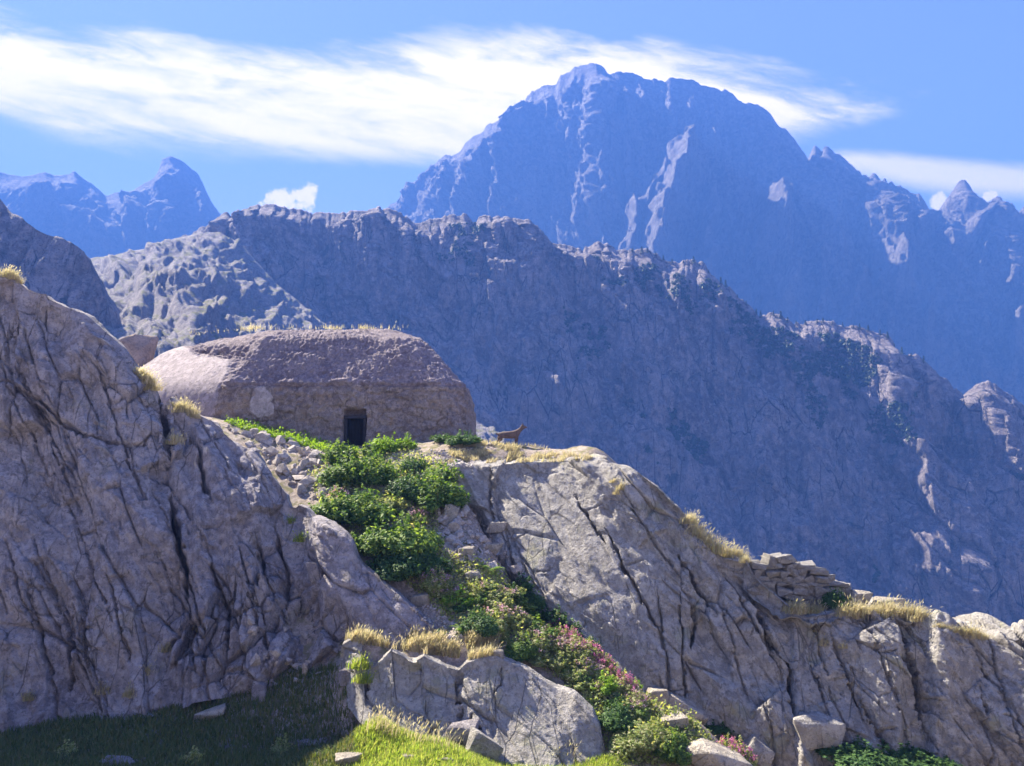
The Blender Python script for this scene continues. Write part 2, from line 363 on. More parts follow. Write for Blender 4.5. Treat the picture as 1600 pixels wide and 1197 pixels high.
def rock_disp(P, ang, big=0.55, blk=(2.6, 0.9, 0.20), blk2=(0.9, 0.32, 0.07), fine=0.05, crack=0.16, seed=0, unit=1.0, tex=0.7):
    """rock relief in metres: broad swells, two sizes of slanting joint blocks, cracks, grain"""
    Q = P / unit
    x, z = Q[:, 0] + 0.35 * Q[:, 1] , Q[:, 2]
    wx = fbm(Q, 0.35, 2, seed + 1) * 0.25; wz = fbm(Q, 0.35, 2, seed + 2) * 0.25
    ca, sa = math.cos(ang), math.sin(ang)
    s = (x + wx) * ca + (z + wz) * sa; t = -(x + wx) * sa + (z + wz) * ca     # s along joints
    d = big * fbm(Q, 0.22, 3, seed + 5)
    a, c1 = blocks(np.stack([s / blk[0], t / blk[1]], 1), seed + 1, blk[2], blk[2] * 1.9, crack, 0.07)
    keep = sstep(fbm(Q, 0.35, 2, seed + 9), -0.15, 0.25)
    d = d + 0.6 * a * (0.35 + 0.65 * keep) + c1 * keep
    kf = blk[2] / 0.25
    d = d + kf * facets(np.stack([s / (blk[0] * 0.85) + 3, t / (blk[1] * 1.15)], 1), seed + 2, 0.36, 0.40, 0.58) + kf * facets(np.stack([(s * 0.9 - t * 0.4) / 0.8, (t * 0.9 + s * 0.4) / 0.38 + 2], 1), seed + 4, 0.05, 0.075, 0.10)
    a2, c2 = blocks(np.stack([(s * 0.94 + t * 0.34) / blk2[0] + 5, (t * 0.94 - s * 0.34) / blk2[1]], 1), seed + 3, blk2[2], blk2[2] * 2.0, crack * 0.4, 0.09)
    keep2 = sstep(fbm(Q, 0.6, 2, seed + 12), -0.05, 0.35)
    d = d + a2 * (0.15 + 0.85 * keep2) + c2 * keep2
    st = np.stack([s * 0.7, Q[:, 1] * 0.6, t * 3.2], 1)
    d = d + 0.09 * tex * fbm(st, 1.0, 3, seed + 15, ridged=True)
    d = d + 1.1 * fine * fbm(Q, 3.0, 4, seed + 20, gain=0.68)
    a3, c3 = blocks(np.stack([s / 0.42 + 9, t / 0.2], 1), seed + 6, 0.035, 0.085, crack * 0.18, 0.12)
    d = d + 0.6 * (a3 + c3) * sstep(fbm(Q, 0.5, 2, seed + 16), 0.0, 0.35)
    return d * unit
def cracks(px, py, lines, P, jit=5.0, js=0.06):
    j = np.stack([px * js, py * js, np.zeros_like(px)], 1)
    jx = px + 0.6 * jit * fbm(j, 0.5, 2, 31); jy = py + 0.6 * jit * fbm(j, 0.5, 2, 37)
    wn = fbm(j, 0.7, 2, 43) * 2.2
    _, _, cj, _, _ = worley(np.stack([px / 16, py / 26], 1), 3); jx = jx + 5.0 * (RT[cj, 0] - 0.5) + 2.5 * fbm(j, 3.0, 2, 33); jy = jy + 3.0 * (RT[cj, 1] - 0.5)
    d = np.zeros(px.shape)
    for ln, wdt, dep in lines:
        (x0, y0), (x1, y1) = ln[0], ln[-1]; L2 = (x1 - x0) ** 2 + (y1 - y0) ** 2
        tt = np.clip(((px - x0) * (x1 - x0) + (py - y0) * (y1 - y0)) / L2, 0, 1)
        tap = np.minimum(1, np.minimum(tt, 1 - tt) * 5 + 0.15)
        ww = 0.62 * wdt * tap * (0.4 + 0.95 * np.abs(wn)) + 0.3
        k = np.clip(1 - seg_dist(jx, jy, ln) / ww, 0, 1)
        d = np.minimum(d, -dep * (0.35 + 0.65 * tap) * k ** 0.7)
    return d
def joints(n, x0, x1, y0, y1, dx, seed, lmin=70, lmax=260):
    q = np.random.RandomState(seed); out = []
    for _ in range(n):
        x = q.uniform(x0, x1); y = q.uniform(y0, y1); L = q.uniform(lmin, lmax); sl = dx + q.normal(0, 0.10); pts = [(x, y)]
        for k in range(3): x += sl * L / 3 + q.normal(0, 2.5); y += L / 3; pts.append((x, y))
        out.append((pts, q.uniform(2.6, 4.8), q.uniform(0.15, 0.42)))
        if q.rand() < 0.45:                                        # a cross joint off the long one
            a = pts[q.randint(1, 3)]; m = q.uniform(15, 50); out.append(([a, (a[0] + m * 0.5, a[1] - m * 0.12), (a[0] + m, a[1] - m * 0.3)], q.uniform(2.4, 3.6), q.uniform(0.12, 0.25)))
    return out
def build_rock(name, G, nb, disp, mat, crest_fade=14, amp_crest=0.35, kind='structure', extra=None):
    n = grid_normals(G); nr, nc = G.shape[:2]
    if np.mean(n[nb + (nr - nb) // 2, :, 1]) > 0: n = -n
    d = disp.reshape(nr, nc)
    r = np.abs(np.arange(nr) - nb)
    fade = amp_crest + (1 - amp_crest) * sstep(r, 0, crest_fade)
    G2 = G + n * (d * fade[:, None])[..., None]
    me = mesh_np(name, G2.reshape(-1, 3), grid_faces(nr, nc))
    o = obj(name, me, mat); tag(o, kind=kind)
    return o, G2

# ================================================================== far mountains
def jag(tab, amp, seed, step=4.0):
    """densify a crest line and roughen it"""
    t = np.array(tab, float); xs = np.arange(t[0, 0], t[-1, 0], step)
    y = np.interp(xs, t[:, 0], t[:, 1]); Y = np.interp(xs, t[:, 0], t[:, 2])
    q = np.stack([xs * 0.09, np.zeros_like(xs), np.zeros_like(xs)], 1)
    st = RT[(np.floor(xs / 7.0 + 2 * fbm(q, 0.6, 2, seed + 2)).astype(int) * 31 + seed) & 511, 0] - 0.5
    st2 = RT[(np.floor(xs / 19.0 + 2 * fbm(q, 0.4, 2, seed + 4)).astype(int) * 17 + seed) & 511, 1] - 0.5
    return list(zip(xs, y - amp * np.abs(fbm(q, 1.0, 3, seed)) + amp * 0.3 + amp * (0.9 * st + 0.9 * st2), Y))
def withY(pts, ytab): return [(x, y, lerp_tab(x, ytab)) for x, y in pts]
PEAK = [(560, 352), (600, 327), (606, 323), (622, 314), (634, 299), (669, 261), (694, 244), (716, 238), (725, 228), (741, 211), (756, 205), (759, 197), (787, 185), (798, 187), (803, 174), (816, 160), (831, 142), (841, 136), (869, 132), (876, 116), (891, 113), (900, 103), (931, 98), (944, 107), (950, 117), (969, 110), (987, 111), (1009, 121), (1037, 127), (1047, 120), (1081, 124), (1094, 131), (1116, 135), (1128, 145), (1133, 139), (1146, 148), (1151, 155), (1173, 160), (1186, 163), (1206, 180), (1217, 197), (1226, 200), (1241, 218), (1254, 235), (1264, 249), (1267, 247), (1269, 231), (1275, 227), (1281, 231), (1284, 237), (1287, 230), (1294, 227), (1300, 233), (1304, 241), (1311, 239), (1320, 248), (1337, 264), (1344, 266), (1347, 273), (1359, 275), (1363, 269), (1370, 271), (1377, 281), (1383, 278), (1387, 285), (1392, 281), (1400, 289), (1407, 287), (1414, 294), (1424, 299), (1436, 301), (1443, 308), (1452, 325), (1464, 332), (1476, 313), (1483, 306), (1487, 305), (1492, 290), (1498, 283), (1505, 282), (1512, 285), (1520, 299), (1528, 313), (1537, 318), (1547, 318), (1551, 310), (1558, 307), (1565, 309), (1570, 324), (1576, 325), (1581, 316), (1585, 319), (1588, 332), (1596, 332), (1599, 320), (1620, 330), (1700, 352), (1900, 420)]
def spur(px, py, lines):
    """buttresses: crest line, half width, how far they stand out"""
    d = np.zeros(px.shape); J_ = np.stack([px * 0.03, py * 0.03, 0 * px], 1)
    px = px + 16 * fbm(J_, 1.0, 4, 71, gain=0.6); py = py + 10 * fbm(J_, 1.0, 4, 75, gain=0.6)
    for ln, wd, out in lines:
        d = np.maximum(d, out * np.clip(1 - seg_dist(px, py, ln) / wd, 0, 1))
    return d
pxs = np.arange(540, 1760, 1.7)
yt = [(540, 1800), (620, 1760), (800, 1600), (930, 1500), (1270, 1430), (1600, 1300), (1800, 1250)]
crest = withY([(x, y) for x, y in PEAK], yt)
rows = [jag(crest, 3.5, 3, 1.7),
        [(540, 420, 1700), (700, 380, 1500), (930, 330, 1370), (1270, 420, 1300), (1600, 470, 1180), (1800, 520, 1150)],
        [(540, 760, 1350), (930, 760, 1190), (1600, 860, 1010), (1800, 900, 1000)]]
G, nb = loft(pxs, rows, (130, 120), back=((120, -60, 4), (500, -500, 4)))
P = G.reshape(-1, 3); ppx, ppy = proj(P)
U = 42.0
d = rock_disp(P, R(84), big=0.55, blk=(2.6, 0.55, 0.16), blk2=(1.1, 0.26, 0.06), fine=0.05, crack=0.12, seed=4, unit=U)
d += U * 0.5 * fbm(P / U * np.array([0.9, 0.2, 0.16]), 1.0, 4, 8, ridged=True)
d += spur(ppx, ppy, [([(1066, 288), (1048, 335), (1026, 385), (1012, 490)], 46, 125), ([(1034, 305), (1004, 355), (985, 420)], 28, 70), ([(1200, 352), (1208, 420), (1218, 490), (1235, 570)], 34, 92), ([(1380, 375), (1392, 420), (1404, 470)], 28, 75), ([(1366, 395), (1374, 440)], 12, 25),
                     ([(1498, 365), (1490, 392)], 14, 25), ([(835, 180), (800, 250), (790, 350)], 24, 44), ([(770, 250), (740, 310), (725, 360)], 24, 36), ([(720, 280), (690, 330)], 20, 28), ([(1108, 320), (1098, 410), (1104, 480)], 22, 60), ([(1612, 480), (1600, 560)], 28, 70),
                     ([(868, 165), (860, 225)], 8, 14), ([(945, 160), (945, 320)], 50, 26), ([(1300, 300), (1300, 440)], 45, 25)])
rq = np.random.RandomState(12); ribs = []
for k_ in range(46):
    x0 = rq.uniform(960, 1600); y0 = rq.uniform(300, 540); L_ = rq.uniform(30, 90); sl = rq.uniform(-0.45, 0.25)
    ribs.append(([(x0, y0), (x0 + sl * L_, y0 + L_)], rq.uniform(7, 15), rq.uniform(14, 34)))
for k_ in range(14):
    x0 = rq.uniform(640, 840); y0 = rq.uniform(230, 330); L_ = rq.uniform(20, 50); ribs.append(([(x0, y0), (x0 - 0.5 * L_, y0 + L_)], rq.uniform(6, 11), rq.uniform(10, 20)))
d += spur(ppx, ppy, ribs)
d += U * 0.36 * fbm(P / U * np.array([2.2, 0.6, 0.8]), 1.0, 5, 18, ridged=True, gain=0.6)
build_rock('main_peak', G, nb, d, M['peak'], crest_fade=40, amp_crest=0.0)

LPK = [(-250, 250), (-120, 262), (-40, 255), (0, 268), (15, 273), (35, 275), (55, 273), (70, 268), (83, 273), (108, 273), (115, 267), (130, 278), (150, 291), (165, 306), (173, 303), (185, 299), (200, 308), (208, 298), (226, 286), (241, 278), (248, 266), (253, 248), (266, 243), (281, 248), (296, 261), (311, 273), (321, 296), (331, 316), (346, 336), (400, 372), (520, 420)]
pxs = np.arange(-240, 516, 2.6)
G, nb = loft(pxs, [jag(withY(LPK, [(-250, 1650), (60, 1700), (260, 1750), (500, 1900)]), 1.6, 5, 2.0), [(-250, 430, 1480), (260, 400, 1560), (500, 480, 1700)], [(-250, 700, 1250), (500, 700, 1450)]], (80, 60), back=((100, -60, 3), (400, -400, 3)))
P = G.reshape(-1, 3); ppx, ppy = proj(P)
d = rock_disp(P, R(72), big=0.6, blk=(2.6, 0.7, 0.16), blk2=(1.1, 0.3, 0.06), seed=14, unit=U) + U * 0.4 * fbm(P / U * np.array([0.8, 0.2, 0.2]), 1.0, 4, 9, ridged=True)
d += spur(ppx, ppy, [([(205, 310), (215, 380)], 20, 40), ([(60, 310), (180, 400)], 20, 26), ([(262, 270), (250, 340)], 16, 18), ([(300, 300), (310, 360)], 14, 16), ([(110, 300), (100, 360)], 14, 20)])
d += U * 0.3 * fbm(P / U * np.array([2.2, 0.6, 0.8]), 1.0, 5, 19, ridged=True, gain=0.6)
build_rock('left_peak', G, nb, d, M['peak'], crest_fade=34, amp_crest=0.0)

# ================================================================== middle ridge
MID = [(120, 440), (188, 410), (228, 396), (254, 380), (291, 370), (312, 358), (336, 347), (354, 335), (366, 332), (375, 328), (380, 321), (394, 321), (430, 322), (443, 326), (462, 330), (490, 336), (495, 334), (501, 331), (521, 332), (581, 328), (601, 326), (621, 330), (637, 336), (644, 343), (667, 345), (684, 339), (719, 335), (728, 339), (737, 349), (745, 348), (748, 339), (775, 339), (825, 342), (841, 358), (859, 378), (881, 383), (912, 392), (914, 386), (931, 380), (956, 381), (962, 388), (1000, 392), (1012, 391), (1031, 400), (1044, 407), (1081, 407), (1100, 414), (1115, 432), (1142, 450), (1155, 464), (1173, 480), (1187, 493), (1214, 489), (1227, 500), (1254, 504), (1286, 500), (1322, 507), (1358, 513), (1385, 522), (1399, 540), (1412, 552), (1435, 554), (1457, 577), (1480, 595), (1507, 617), (1512, 612), (1520, 606), (1543, 595), (1561, 604), (1584, 622), (1601, 637), (1700, 700), (1900, 800)]
KM = 1.25
pxs = np.arange(110, 1800, 1.8)
yt = [(a_, KM * b_) for a_, b_ in [(110, 490), (380, 480), (830, 450), (1190, 415), (1600, 370), (1900, 350)]]
G, nb = loft(pxs, [jag(withY(MID, yt), 6.0, 6, 1.8), *[[(a_, b_, KM * c_) for a_, b_, c_ in tb] for tb in (
                   [(110, 520, 478), (380, 470, 455), (830, 520, 424), (1190, 660, 392), (1500, 780, 352), (1900, 930, 330)],
                   [(110, 640, 450), (380, 620, 425), (830, 760, 385), (1190, 960, 352), (1500, 1020, 325), (1900, 1080, 305)],
                   [(110, 800, 400), (830, 1000, 330), (1190, 1150, 310), (1900, 1250, 270)])]], (110, 130, 40), back=((36, -14, 4), (160, -230, 4)))
P = G.reshape(-1, 3); ppx, ppy = proj(P)
U = 11.0 * KM
d = rock_disp(P, R(108), big=0.9, blk=(3.4, 0.8, 0.22), blk2=(1.2, 0.36, 0.13), fine=0.11, crack=0.2, seed=23, unit=U)
d += U * 0.24 * fbm(P / U * np.array([1.7, 0.6, 0.35]), 1.0, 4, 28, ridged=True)
d += U * 1.35 * fbm(P / U * np.array([0.34, 0.2, 0.07]), 1.0, 4, 8, ridged=True)
d += spur(ppx, ppy, [([(420, 330), (430, 420), (455, 520)], 60, 6), ([(600, 335), (610, 450), (650, 560)], 55, 5), ([(800, 345), (830, 470), (880, 640)], 60, 7),
                     ([(935, 385), (1000, 520), (1010, 700)], 70, 7), ([(1160, 480), (1180, 600), (1260, 900)], 80, 7), ([(1370, 520), (1400, 700), (1480, 930)], 90, 7), ([(1545, 600), (1560, 760)], 60, 6)])
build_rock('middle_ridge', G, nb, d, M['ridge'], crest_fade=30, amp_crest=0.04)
MIDG, MIDNB = G + 0.0, nb

# sunlit talus below the saddle
pxs = np.arange(100, 830, 2.2)
G, nb = loft(pxs, [[(a_, b_, KM * c_) for a_, b_, c_ in tb] for tb in ([(100, 412, 440), (150, 402, 440), (188, 396, 440), (228, 388, 440), (254, 376, 440), (291, 369, 440), (312, 362, 438), (345, 362, 436), (380, 385, 430), (430, 440, 420), (500, 500, 400), (660, 600, 380), (840, 720, 350)],
                   [(100, 500, 285), (200, 470, 290), (300, 470, 300), (360, 500, 300), (450, 540, 300), (660, 650, 300), (840, 760, 300)],
                   [(100, 660, 130), (250, 640, 135), (400, 600, 170), (520, 640, 190), (660, 720, 200), (840, 860, 210)])], (120, 150), back=((30, -20, 3),))
P = G.reshape(-1, 3); ppx, ppy = proj(P)
d = rock_disp(P, R(40), big=0.7, blk=(1.3, 0.9, 0.26), blk2=(0.5, 0.34, 0.16), fine=0.10, crack=0.14, seed=33, unit=6.5 * KM) + 0.5 * fbm(P, 0.55, 3, 36)
d += spur(ppx, ppy, [([(225, 455), (290, 470)], 34, 15), ([(275, 485), (320, 505)], 26, 10), ([(330, 480), (350, 500)], 20, 8), ([(170, 415), (195, 430)], 18, 7), ([(240, 395), (300, 400)], 16, 5), ([(300, 440), (345, 450)], 20, 8)])
TALUS, _ = build_rock('talus_slope', G, nb, d, M['talus'], crest_fade=10, amp_crest=0.2)

# near left shoulder behind the cliff
LSH = [(-200, 200), (-100, 260), (0, 308), (10, 326), (18, 335), (35, 341), (60, 358), (75, 366), (95, 371), (120, 383), (140, 401), (155, 431), (165, 461), (171, 501), (182, 560), (210, 640)]
pxs = np.arange(-190, 208, 2.0)
G, nb = loft(pxs, [withY(LSH, [(-200, 345), (0, 310), (150, 293), (210, 282)]), [(-200, 480, 301), (0, 470, 287), (210, 660, 274)], [(-200, 720, 259), (210, 760, 259)]], (70, 60), back=((10, -6, 3), (60, -80, 3)))
P = G.reshape(-1, 3); ppx, ppy = proj(P)
d = rock_disp(P, R(70), big=0.8, blk=(2.4, 0.9, 0.22), blk2=(1.0, 0.36, 0.10), fine=0.08, crack=0.15, seed=41, unit=8.0 * KM)
build_rock('left_shoulder', G, nb, d, M['ridge'], crest_fade=14, amp_crest=0.3)

# valley floor far below, reaching past everything
nv = 90
gxv, gyv = np.meshgrid(np.linspace(-2300, 2300, nv), np.linspace(-250, 2250, nv))
pv = np.stack([gxv.ravel(), gyv.ravel(), np.zeros(nv * nv)], 1)
pv[:, 2] = -150 + 14 * fbm(pv, 0.006, 4, 2)
tag(obj('valley_floor', mesh_np('valley_floor', pv, grid_faces(nv, nv)), M['talus']), kind='structure')

# ================================================================== near ground
CP = [(0, 1145, 24.8), (150, 1132, 24.9), (300, 1108, 25.2), (430, 1085, 25.4), (530, 1062, 25.2), (0, 1197, 21.5), (300, 1197, 21.5), (560, 1197, 21.5), (-300, 1190, 23), (-300, 1160, 26),
      (600, 1150, 22.6), (590, 1128, 23.3), (690, 1165, 22.8), (750, 1197, 21.8), (900, 1215, 22.0), (560, 1003, 25.4), (650, 1003, 25.5), (740, 1003, 25.5), (690, 985, 26.5),
      (960, 1197, 22.8), (1060, 1200, 23.3), (1160, 1200, 24.0), (1000, 1120, 24.6), (1090, 1130, 24.6), (900, 1060, 25.7), (960, 1060, 26.2), (850, 1000, 26.9), (760, 960, 27.1), (900, 1010, 27.4), (700, 910, 28.1), (800, 920, 28.8), (640, 890, 28.3), (670, 950, 27.2),
      (620, 820, 30.1), (700, 830, 30.4), (770, 860, 30.3), (560, 790, 31.3), (680, 775, 32), (740, 800, 31.6), (500, 745, 33.4), (600, 735, 33.9), (690, 738, 33.4), (430, 705, 35), (380, 680, 35.8), (350, 662, 36.8), (480, 692, 36.6), (555, 703, 37.4), (640, 693, 36.8), (735, 690, 37.2),
      (765, 692, 36.4), (800, 698, 35.4), (870, 713, 34), (925, 719, 32.6), (720, 727, 33.6), (840, 705, 35.2), (1300, 1235, 24.4), (1600, 1265, 23.8), (1800, 1290, 23.5)]
cw = [tuple(unproj(a, b, c)) for a, b, c in CP]
cw += [(-10, 42, -0.4), (-4, 42, -0.3), (-16, 42, 0.9), (-18, 38, 0.6), (-22, 45, 2.2), (-24, 52, 3.0), (-14, 36, 0.4), (2, 40, -2.2), (6, 40, -6), (0, 46, -3), (-8, 52, -2), (8, 46, -12), (0, 60, -18), (-14, 62, -8), (-30, 62, 1), (16, 46, -18), (26, 46, -22), (9, 34, -8.5), (14, 34, -11), (20, 34, -14), (26, 34, -15), (11, 29, -8.5), (17, 28, -10),
       (-36, 40, 5), (-30, 33, -4), (-30, 26, -9), (-40, 26, -9), (40, 30, -16), (40, 50, -26)]
for X in (-34, -18, -6, 6, 18, 34): cw += [(X, -6, -1.7), (X, 1.5, -1.75), (X, 8, -4.6), (X, 14, -7.7)]
cw = np.array(cw, float)
def tps_fit(c, lam=0.02):
    n = len(c); r = np.hypot(c[:, None, 0] - c[None, :, 0], c[:, None, 1] - c[None, :, 1])
    K = np.where(r > 0, r * r * np.log(r + 1e-12), 0) + lam * np.eye(n)
    Pm = np.c_[np.ones(n), c[:, :2]]; A = np.block([[K, Pm], [Pm.T, np.zeros((3, 3))]])
    return np.linalg.solve(A, np.r_[c[:, 2], 0, 0, 0])
hid = [(430, 1000, 27.0), (500, 1010, 27.0), (560, 1015, 26.4), (620, 1018, 26.3), (660, 1008, 26.3), (300, 1060, 27.0), (100, 1080, 27.0), (-200, 1090, 27.0), (560, 1150, 24.3), (620, 1150, 24.0), (700, 1160, 23.9), (780, 1165, 24.0), (860, 1175, 23.8), (910, 1180, 23.4),
       (760, 850, 32.0), (800, 920, 30.4), (850, 985, 29.3), (900, 1032, 28.6), (950, 1068, 28.0), (1000, 1100, 27.5), (1080, 1150, 26.9), (1150, 1195, 26.4), (1300, 1255, 25.8)]
cw = np.concatenate([cw, np.array([unproj(*h) for h in hid])])
TW = tps_fit(cw, 0.004)
def ground_base(X, Y):
    X = np.asarray(X, float).ravel(); Y = np.asarray(Y, float).ravel(); out = np.empty(len(X))
    for i in range(0, len(X), 20000):
        s = slice(i, i + 20000)
        r = np.hypot(X[s, None] - cw[None, :, 0], Y[s, None] - cw[None, :, 1])
        out[s] = np.where(r > 1e-9, r * r * np.log(r + 1e-12), 0) @ TW[:-3] + TW[-3] + TW[-2] * X[s] + TW[-1] * Y[s]
    return out
def ground_z(X, Y):
    X = np.asarray(X, float).ravel(); Y = np.asarray(Y, float).ravel()
    p = np.stack([X, Y, np.zeros_like(X)], 1)
    return ground_base(X, Y) + 0.16 * fbm(p, 0.7, 4, 51) + 0.035 * fbm(p, 4.0, 2, 57)
xs = np.arange(-40, 40.01, 0.17); ys = np.concatenate([np.arange(-6, 17, 0.6), np.arange(17, 44, 0.14), np.arange(44, 64, 0.5)])
gx_, gy_ = np.meshgrid(xs, ys)
gz_ = ground_z(gx_, gy_).reshape(gx_.shape)
# outer skirt falls to the valley
gp = np.stack([gx_, gy_, gz_], -1)
tag(obj('hillside_ground', mesh_np('hillside_ground', gp.reshape(-1, 3), grid_faces(*gx_.shape)), M['soil']), kind='structure')
def skirt(edge, dirv, n=14, run=110, drop=-170):
    t = np.linspace(0, 1, n)[:, None, None]
    S_ = edge[None] + t * np.array(dirv)[None, None] * run
    S_[..., 2] = edge[None, :, 2] * (1 - t[..., 0] ** 0.7) + drop * t[..., 0] ** 0.7
    return S_
for nm, ed, dv in (('far_slope', gp[-1], (0, 1, 0)), ('right_slope', gp[:, -1], (1, 0, 0))):
    S_ = skirt(ed, dv); q = S_.reshape(-1, 3); q[len(ed):, 2] += 3 * fbm(q[len(ed):], 0.08, 4, 61)
    tag(obj(nm, mesh_np(nm, q, grid_faces(*S_.shape[:2])), M['talus']), kind='structure')

# ================================================================== left cliff
LC = [(-520, 300), (-300, 330), (-120, 370), (-40, 405), (0, 422), (12, 430), (20, 428), (25, 436), (42, 448), (60, 455), (72, 456), (80, 466), (100, 478), (128, 490), (152, 508), (174, 524), (190, 538), (206, 564), (216, 582), (236, 602), (245, 628), (256, 632), (267, 618), (277, 632), (307, 647), (334, 657), (361, 684), (384, 704), (418, 734), (451, 771), (458, 792), (466, 785), (478, 792), (488, 808), (511, 817), (539, 831), (551, 846), (557, 870), (567, 883), (586, 897), (604, 916), (625, 932), (649, 953), (672, 974), (690, 992)]
pxs = np.arange(-500, 690, 1.9)
yt = [(-520, 29.8), (0, 29.8), (130, 30.0), (240, 30.3), (340, 30.4), (420, 29.8), (480, 28.8), (551, 27.6), (620, 26.75), (690, 26.2)]
mid_y = [(-520, 800, 27.0), (0, 800, 27.0), (150, 800, 27.2), (240, 810, 27.4), (330, 850, 27.5), (420, 880, 27.4), (480, 910, 27.0), (551, 930, 26.6), (620, 965, 26.3), (690, 994, 26.1)]
foot = [(-520, 1180, 24.7), (-200, 1175, 24.6), (0, 1152, 24.7), (60, 1155, 24.7), (130, 1138, 24.9), (200, 1132, 25.0), (290, 1108, 25.2), (380, 1085, 25.5), (430, 1075, 25.5), (500, 1075, 25.6), (540, 1055, 25.7), (570, 1020, 25.8), (620, 1012, 25.9), (690, 1000, 26.2)]
G, nb = loft(pxs, [withY(LC, yt), mid_y, foot], (170, 150), back=((0.5, 0.0, 5), (1.4, -1.2, 6), (3.5, -5, 6)), smooth_v=True)
P = G.reshape(-1, 3); ppx, ppy = proj(P)
slab = inside(ppx, ppy, [(430, 830), (470, 790), (700, 990), (690, 1020), (560, 1010), (520, 900)])
slabm = fbm(P, 0.4, 2, 71) * 0.15 + sstep(-seg_dist(ppx, ppy, [(560, 900), (640, 985)]), -75, -35)
slabm = np.clip(slabm, 0, 1)
d = rock_disp(P, R(112), big=0.8, blk=(3.4, 1.25, 0.30), blk2=(1.3, 0.5, 0.12), fine=0.075, crack=0.26, seed=61)
chunk = sstep(-seg_dist(ppx, ppy, [(330, 1000), (420, 960), (500, 1030)]), -95, -45)
b3, c3 = blocks(np.stack([(P[:, 0] - 0.35 * P[:, 2]) / 0.55, (P[:, 2] + 0.4 * P[:, 0]) / 1.15], 1), 5, 0.42, 0.4, 0.35, 0.22)
d = d * (1 - 0.75 * slabm) + chunk * (b3 + c3)
# stepped plates: what lies left of the cleft sits back, the right plate stands proud
d += 0.35 * sstep(ppx, 296, 308) * sstep(-ppx, -430, -380) * sstep(ppy, 640, 700)
d += -0.5 * inside(ppx, ppy, [(-60, 430), (22, 440), (28, 500), (20, 590), (-60, 600)])
lines = [([(-40, 596), (0, 600), (30, 605), (60, 625), (95, 655), (130, 680), (180, 685), (225, 695), (250, 672)], 7, 0.55),
         ([(246, 600), (254, 650), (262, 700), (266, 760), (272, 800), (284, 860), (290, 930)], 13, 1.3),
         ([(300, 672), (312, 720), (322, 760), (333, 790)], 8, 0.7),
         ([(103, 962), (100, 1020), (93, 1082)], 7, 0.7),
         ([(122, 960), (125, 1000), (122, 1030)], 6, 0.5),
         ([(400, 830), (412, 880), (396, 940)], 8, 0.6),
         ([(430, 810), (440, 880), (438, 940)], 6, 0.5),
         ([(330, 880), (352, 960), (360, 1020)], 8, 0.7),
         ([(300, 1000), (310, 1060)], 7, 0.5)]
d += np.minimum(cracks(ppx, ppy, lines, P, jit=9), cracks(ppx, ppy, joints(34, -60, 420, 470, 960, 0.36, 5), P, jit=2))
LCLIFF, LCG = build_rock('left_cliff', G, nb, d, M['rock'], crest_fade=18, amp_crest=0.25)

# ================================================================== right cliff
RC = [(690, 742), (700, 730), (724, 727), (767, 728), (808, 722), (871, 721), (917, 716), (946, 715), (957, 726), (980, 729), (997, 737), (1029, 757), (1051, 779), (1065, 791), (1075, 806), (1090, 836), (1131, 868), (1169, 872), (1184, 896), (1205, 915), (1232, 936), (1262, 960), (1319, 953), (1367, 955), (1405, 960), (1442, 961), (1465, 974), (1500, 992), (1540, 999), (1570, 997), (1600, 1002), (1700, 1040), (1850, 1090)]
pxs = np.arange(692, 1840, 1.8)
yt = [(690, 33.4), (767, 33.0), (871, 32.2), (946, 31.4), (1000, 30.4), (1065, 29.6), (1131, 29.0), (1184, 28.4), (1262, 27.7), (1442, 27.4), (1600, 26.8), (1850, 26)]
shoulder = [(690, 760, 33.0), (740, 755, 32.7), (800, 770, 32.0), (871, 765, 31.4), (946, 770, 30.5), (1000, 790, 29.8), (1065, 840, 29.0), (1131, 905, 28.4), (1184, 935, 27.9), (1262, 985, 27.3), (1442, 990, 27.0), (1540, 1025, 26.6), (1600, 1030, 26.4), (1850, 1120, 25.6)]
foot = [(690, 800, 32.6), (740, 812, 31.9), (775, 870, 30.6), (800, 915, 29.8), (850, 975, 28.7), (900, 1022, 28.0), (950, 1060, 27.4), (1000, 1092, 26.9), (1080, 1140, 26.3), (1150, 1185, 25.8), (1300, 1250, 25.2), (1600, 1290, 24.6), (1850, 1330, 24.0)]
G, nb = loft(pxs, [withY(RC, yt), shoulder, foot], (70, 200), back=((0.8, 0.12, 6), (1.2, -0.25, 6), (3.5, -3.5, 8), (8, -9, 3)))
P = G.reshape(-1, 3); ppx, ppy = proj(P)
d = rock_disp(P, R(118), big=0.7, blk=(3.0, 1.1, 0.26), blk2=(1.1, 0.42, 0.11), fine=0.07, crack=0.24, seed=81)
calm = sstep(-seg_dist(ppx, ppy, [(850, 820), (930, 900), (1000, 1000)]), -110, -60)
d *= 1 - 0.6 * calm
d += 0.5 * inside(ppx, ppy, [(690, 700), (800, 700), (770, 760), (772, 800), (735, 790), (690, 790)]) * 0.5
lines = [([(792, 852), (800, 880), (798, 920)], 6, 0.4),
         ([(767, 730), (765, 790), (772, 830)], 6, 0.4),
         ([(1060, 859), (1080, 890), (1101, 930), (1120, 960)], 9, 0.7),
         ([(1180, 930), (1190, 960), (1202, 994), (1225, 1027)], 9, 0.8),
         ([(1225, 1027), (1240, 1045), (1240, 1125)], 6, 0.6),
         ([(1409, 975), (1415, 1010), (1427, 1042), (1436, 1090), (1442, 1125)], 12, 1.1),
         ([(1085, 935), (1090, 975), (1080, 1010)], 7, 0.6),
         ([(1300, 990), (1330, 1060), (1350, 1130)], 6, 0.45)]
d += np.minimum(cracks(ppx, ppy, lines, P, jit=8), cracks(ppx, ppy, joints(16, 1010, 1600, 800, 1080, 0.33, 8) + joints(7, 780, 980, 760, 900, 0.55, 9, 60, 180), P, jit=2))
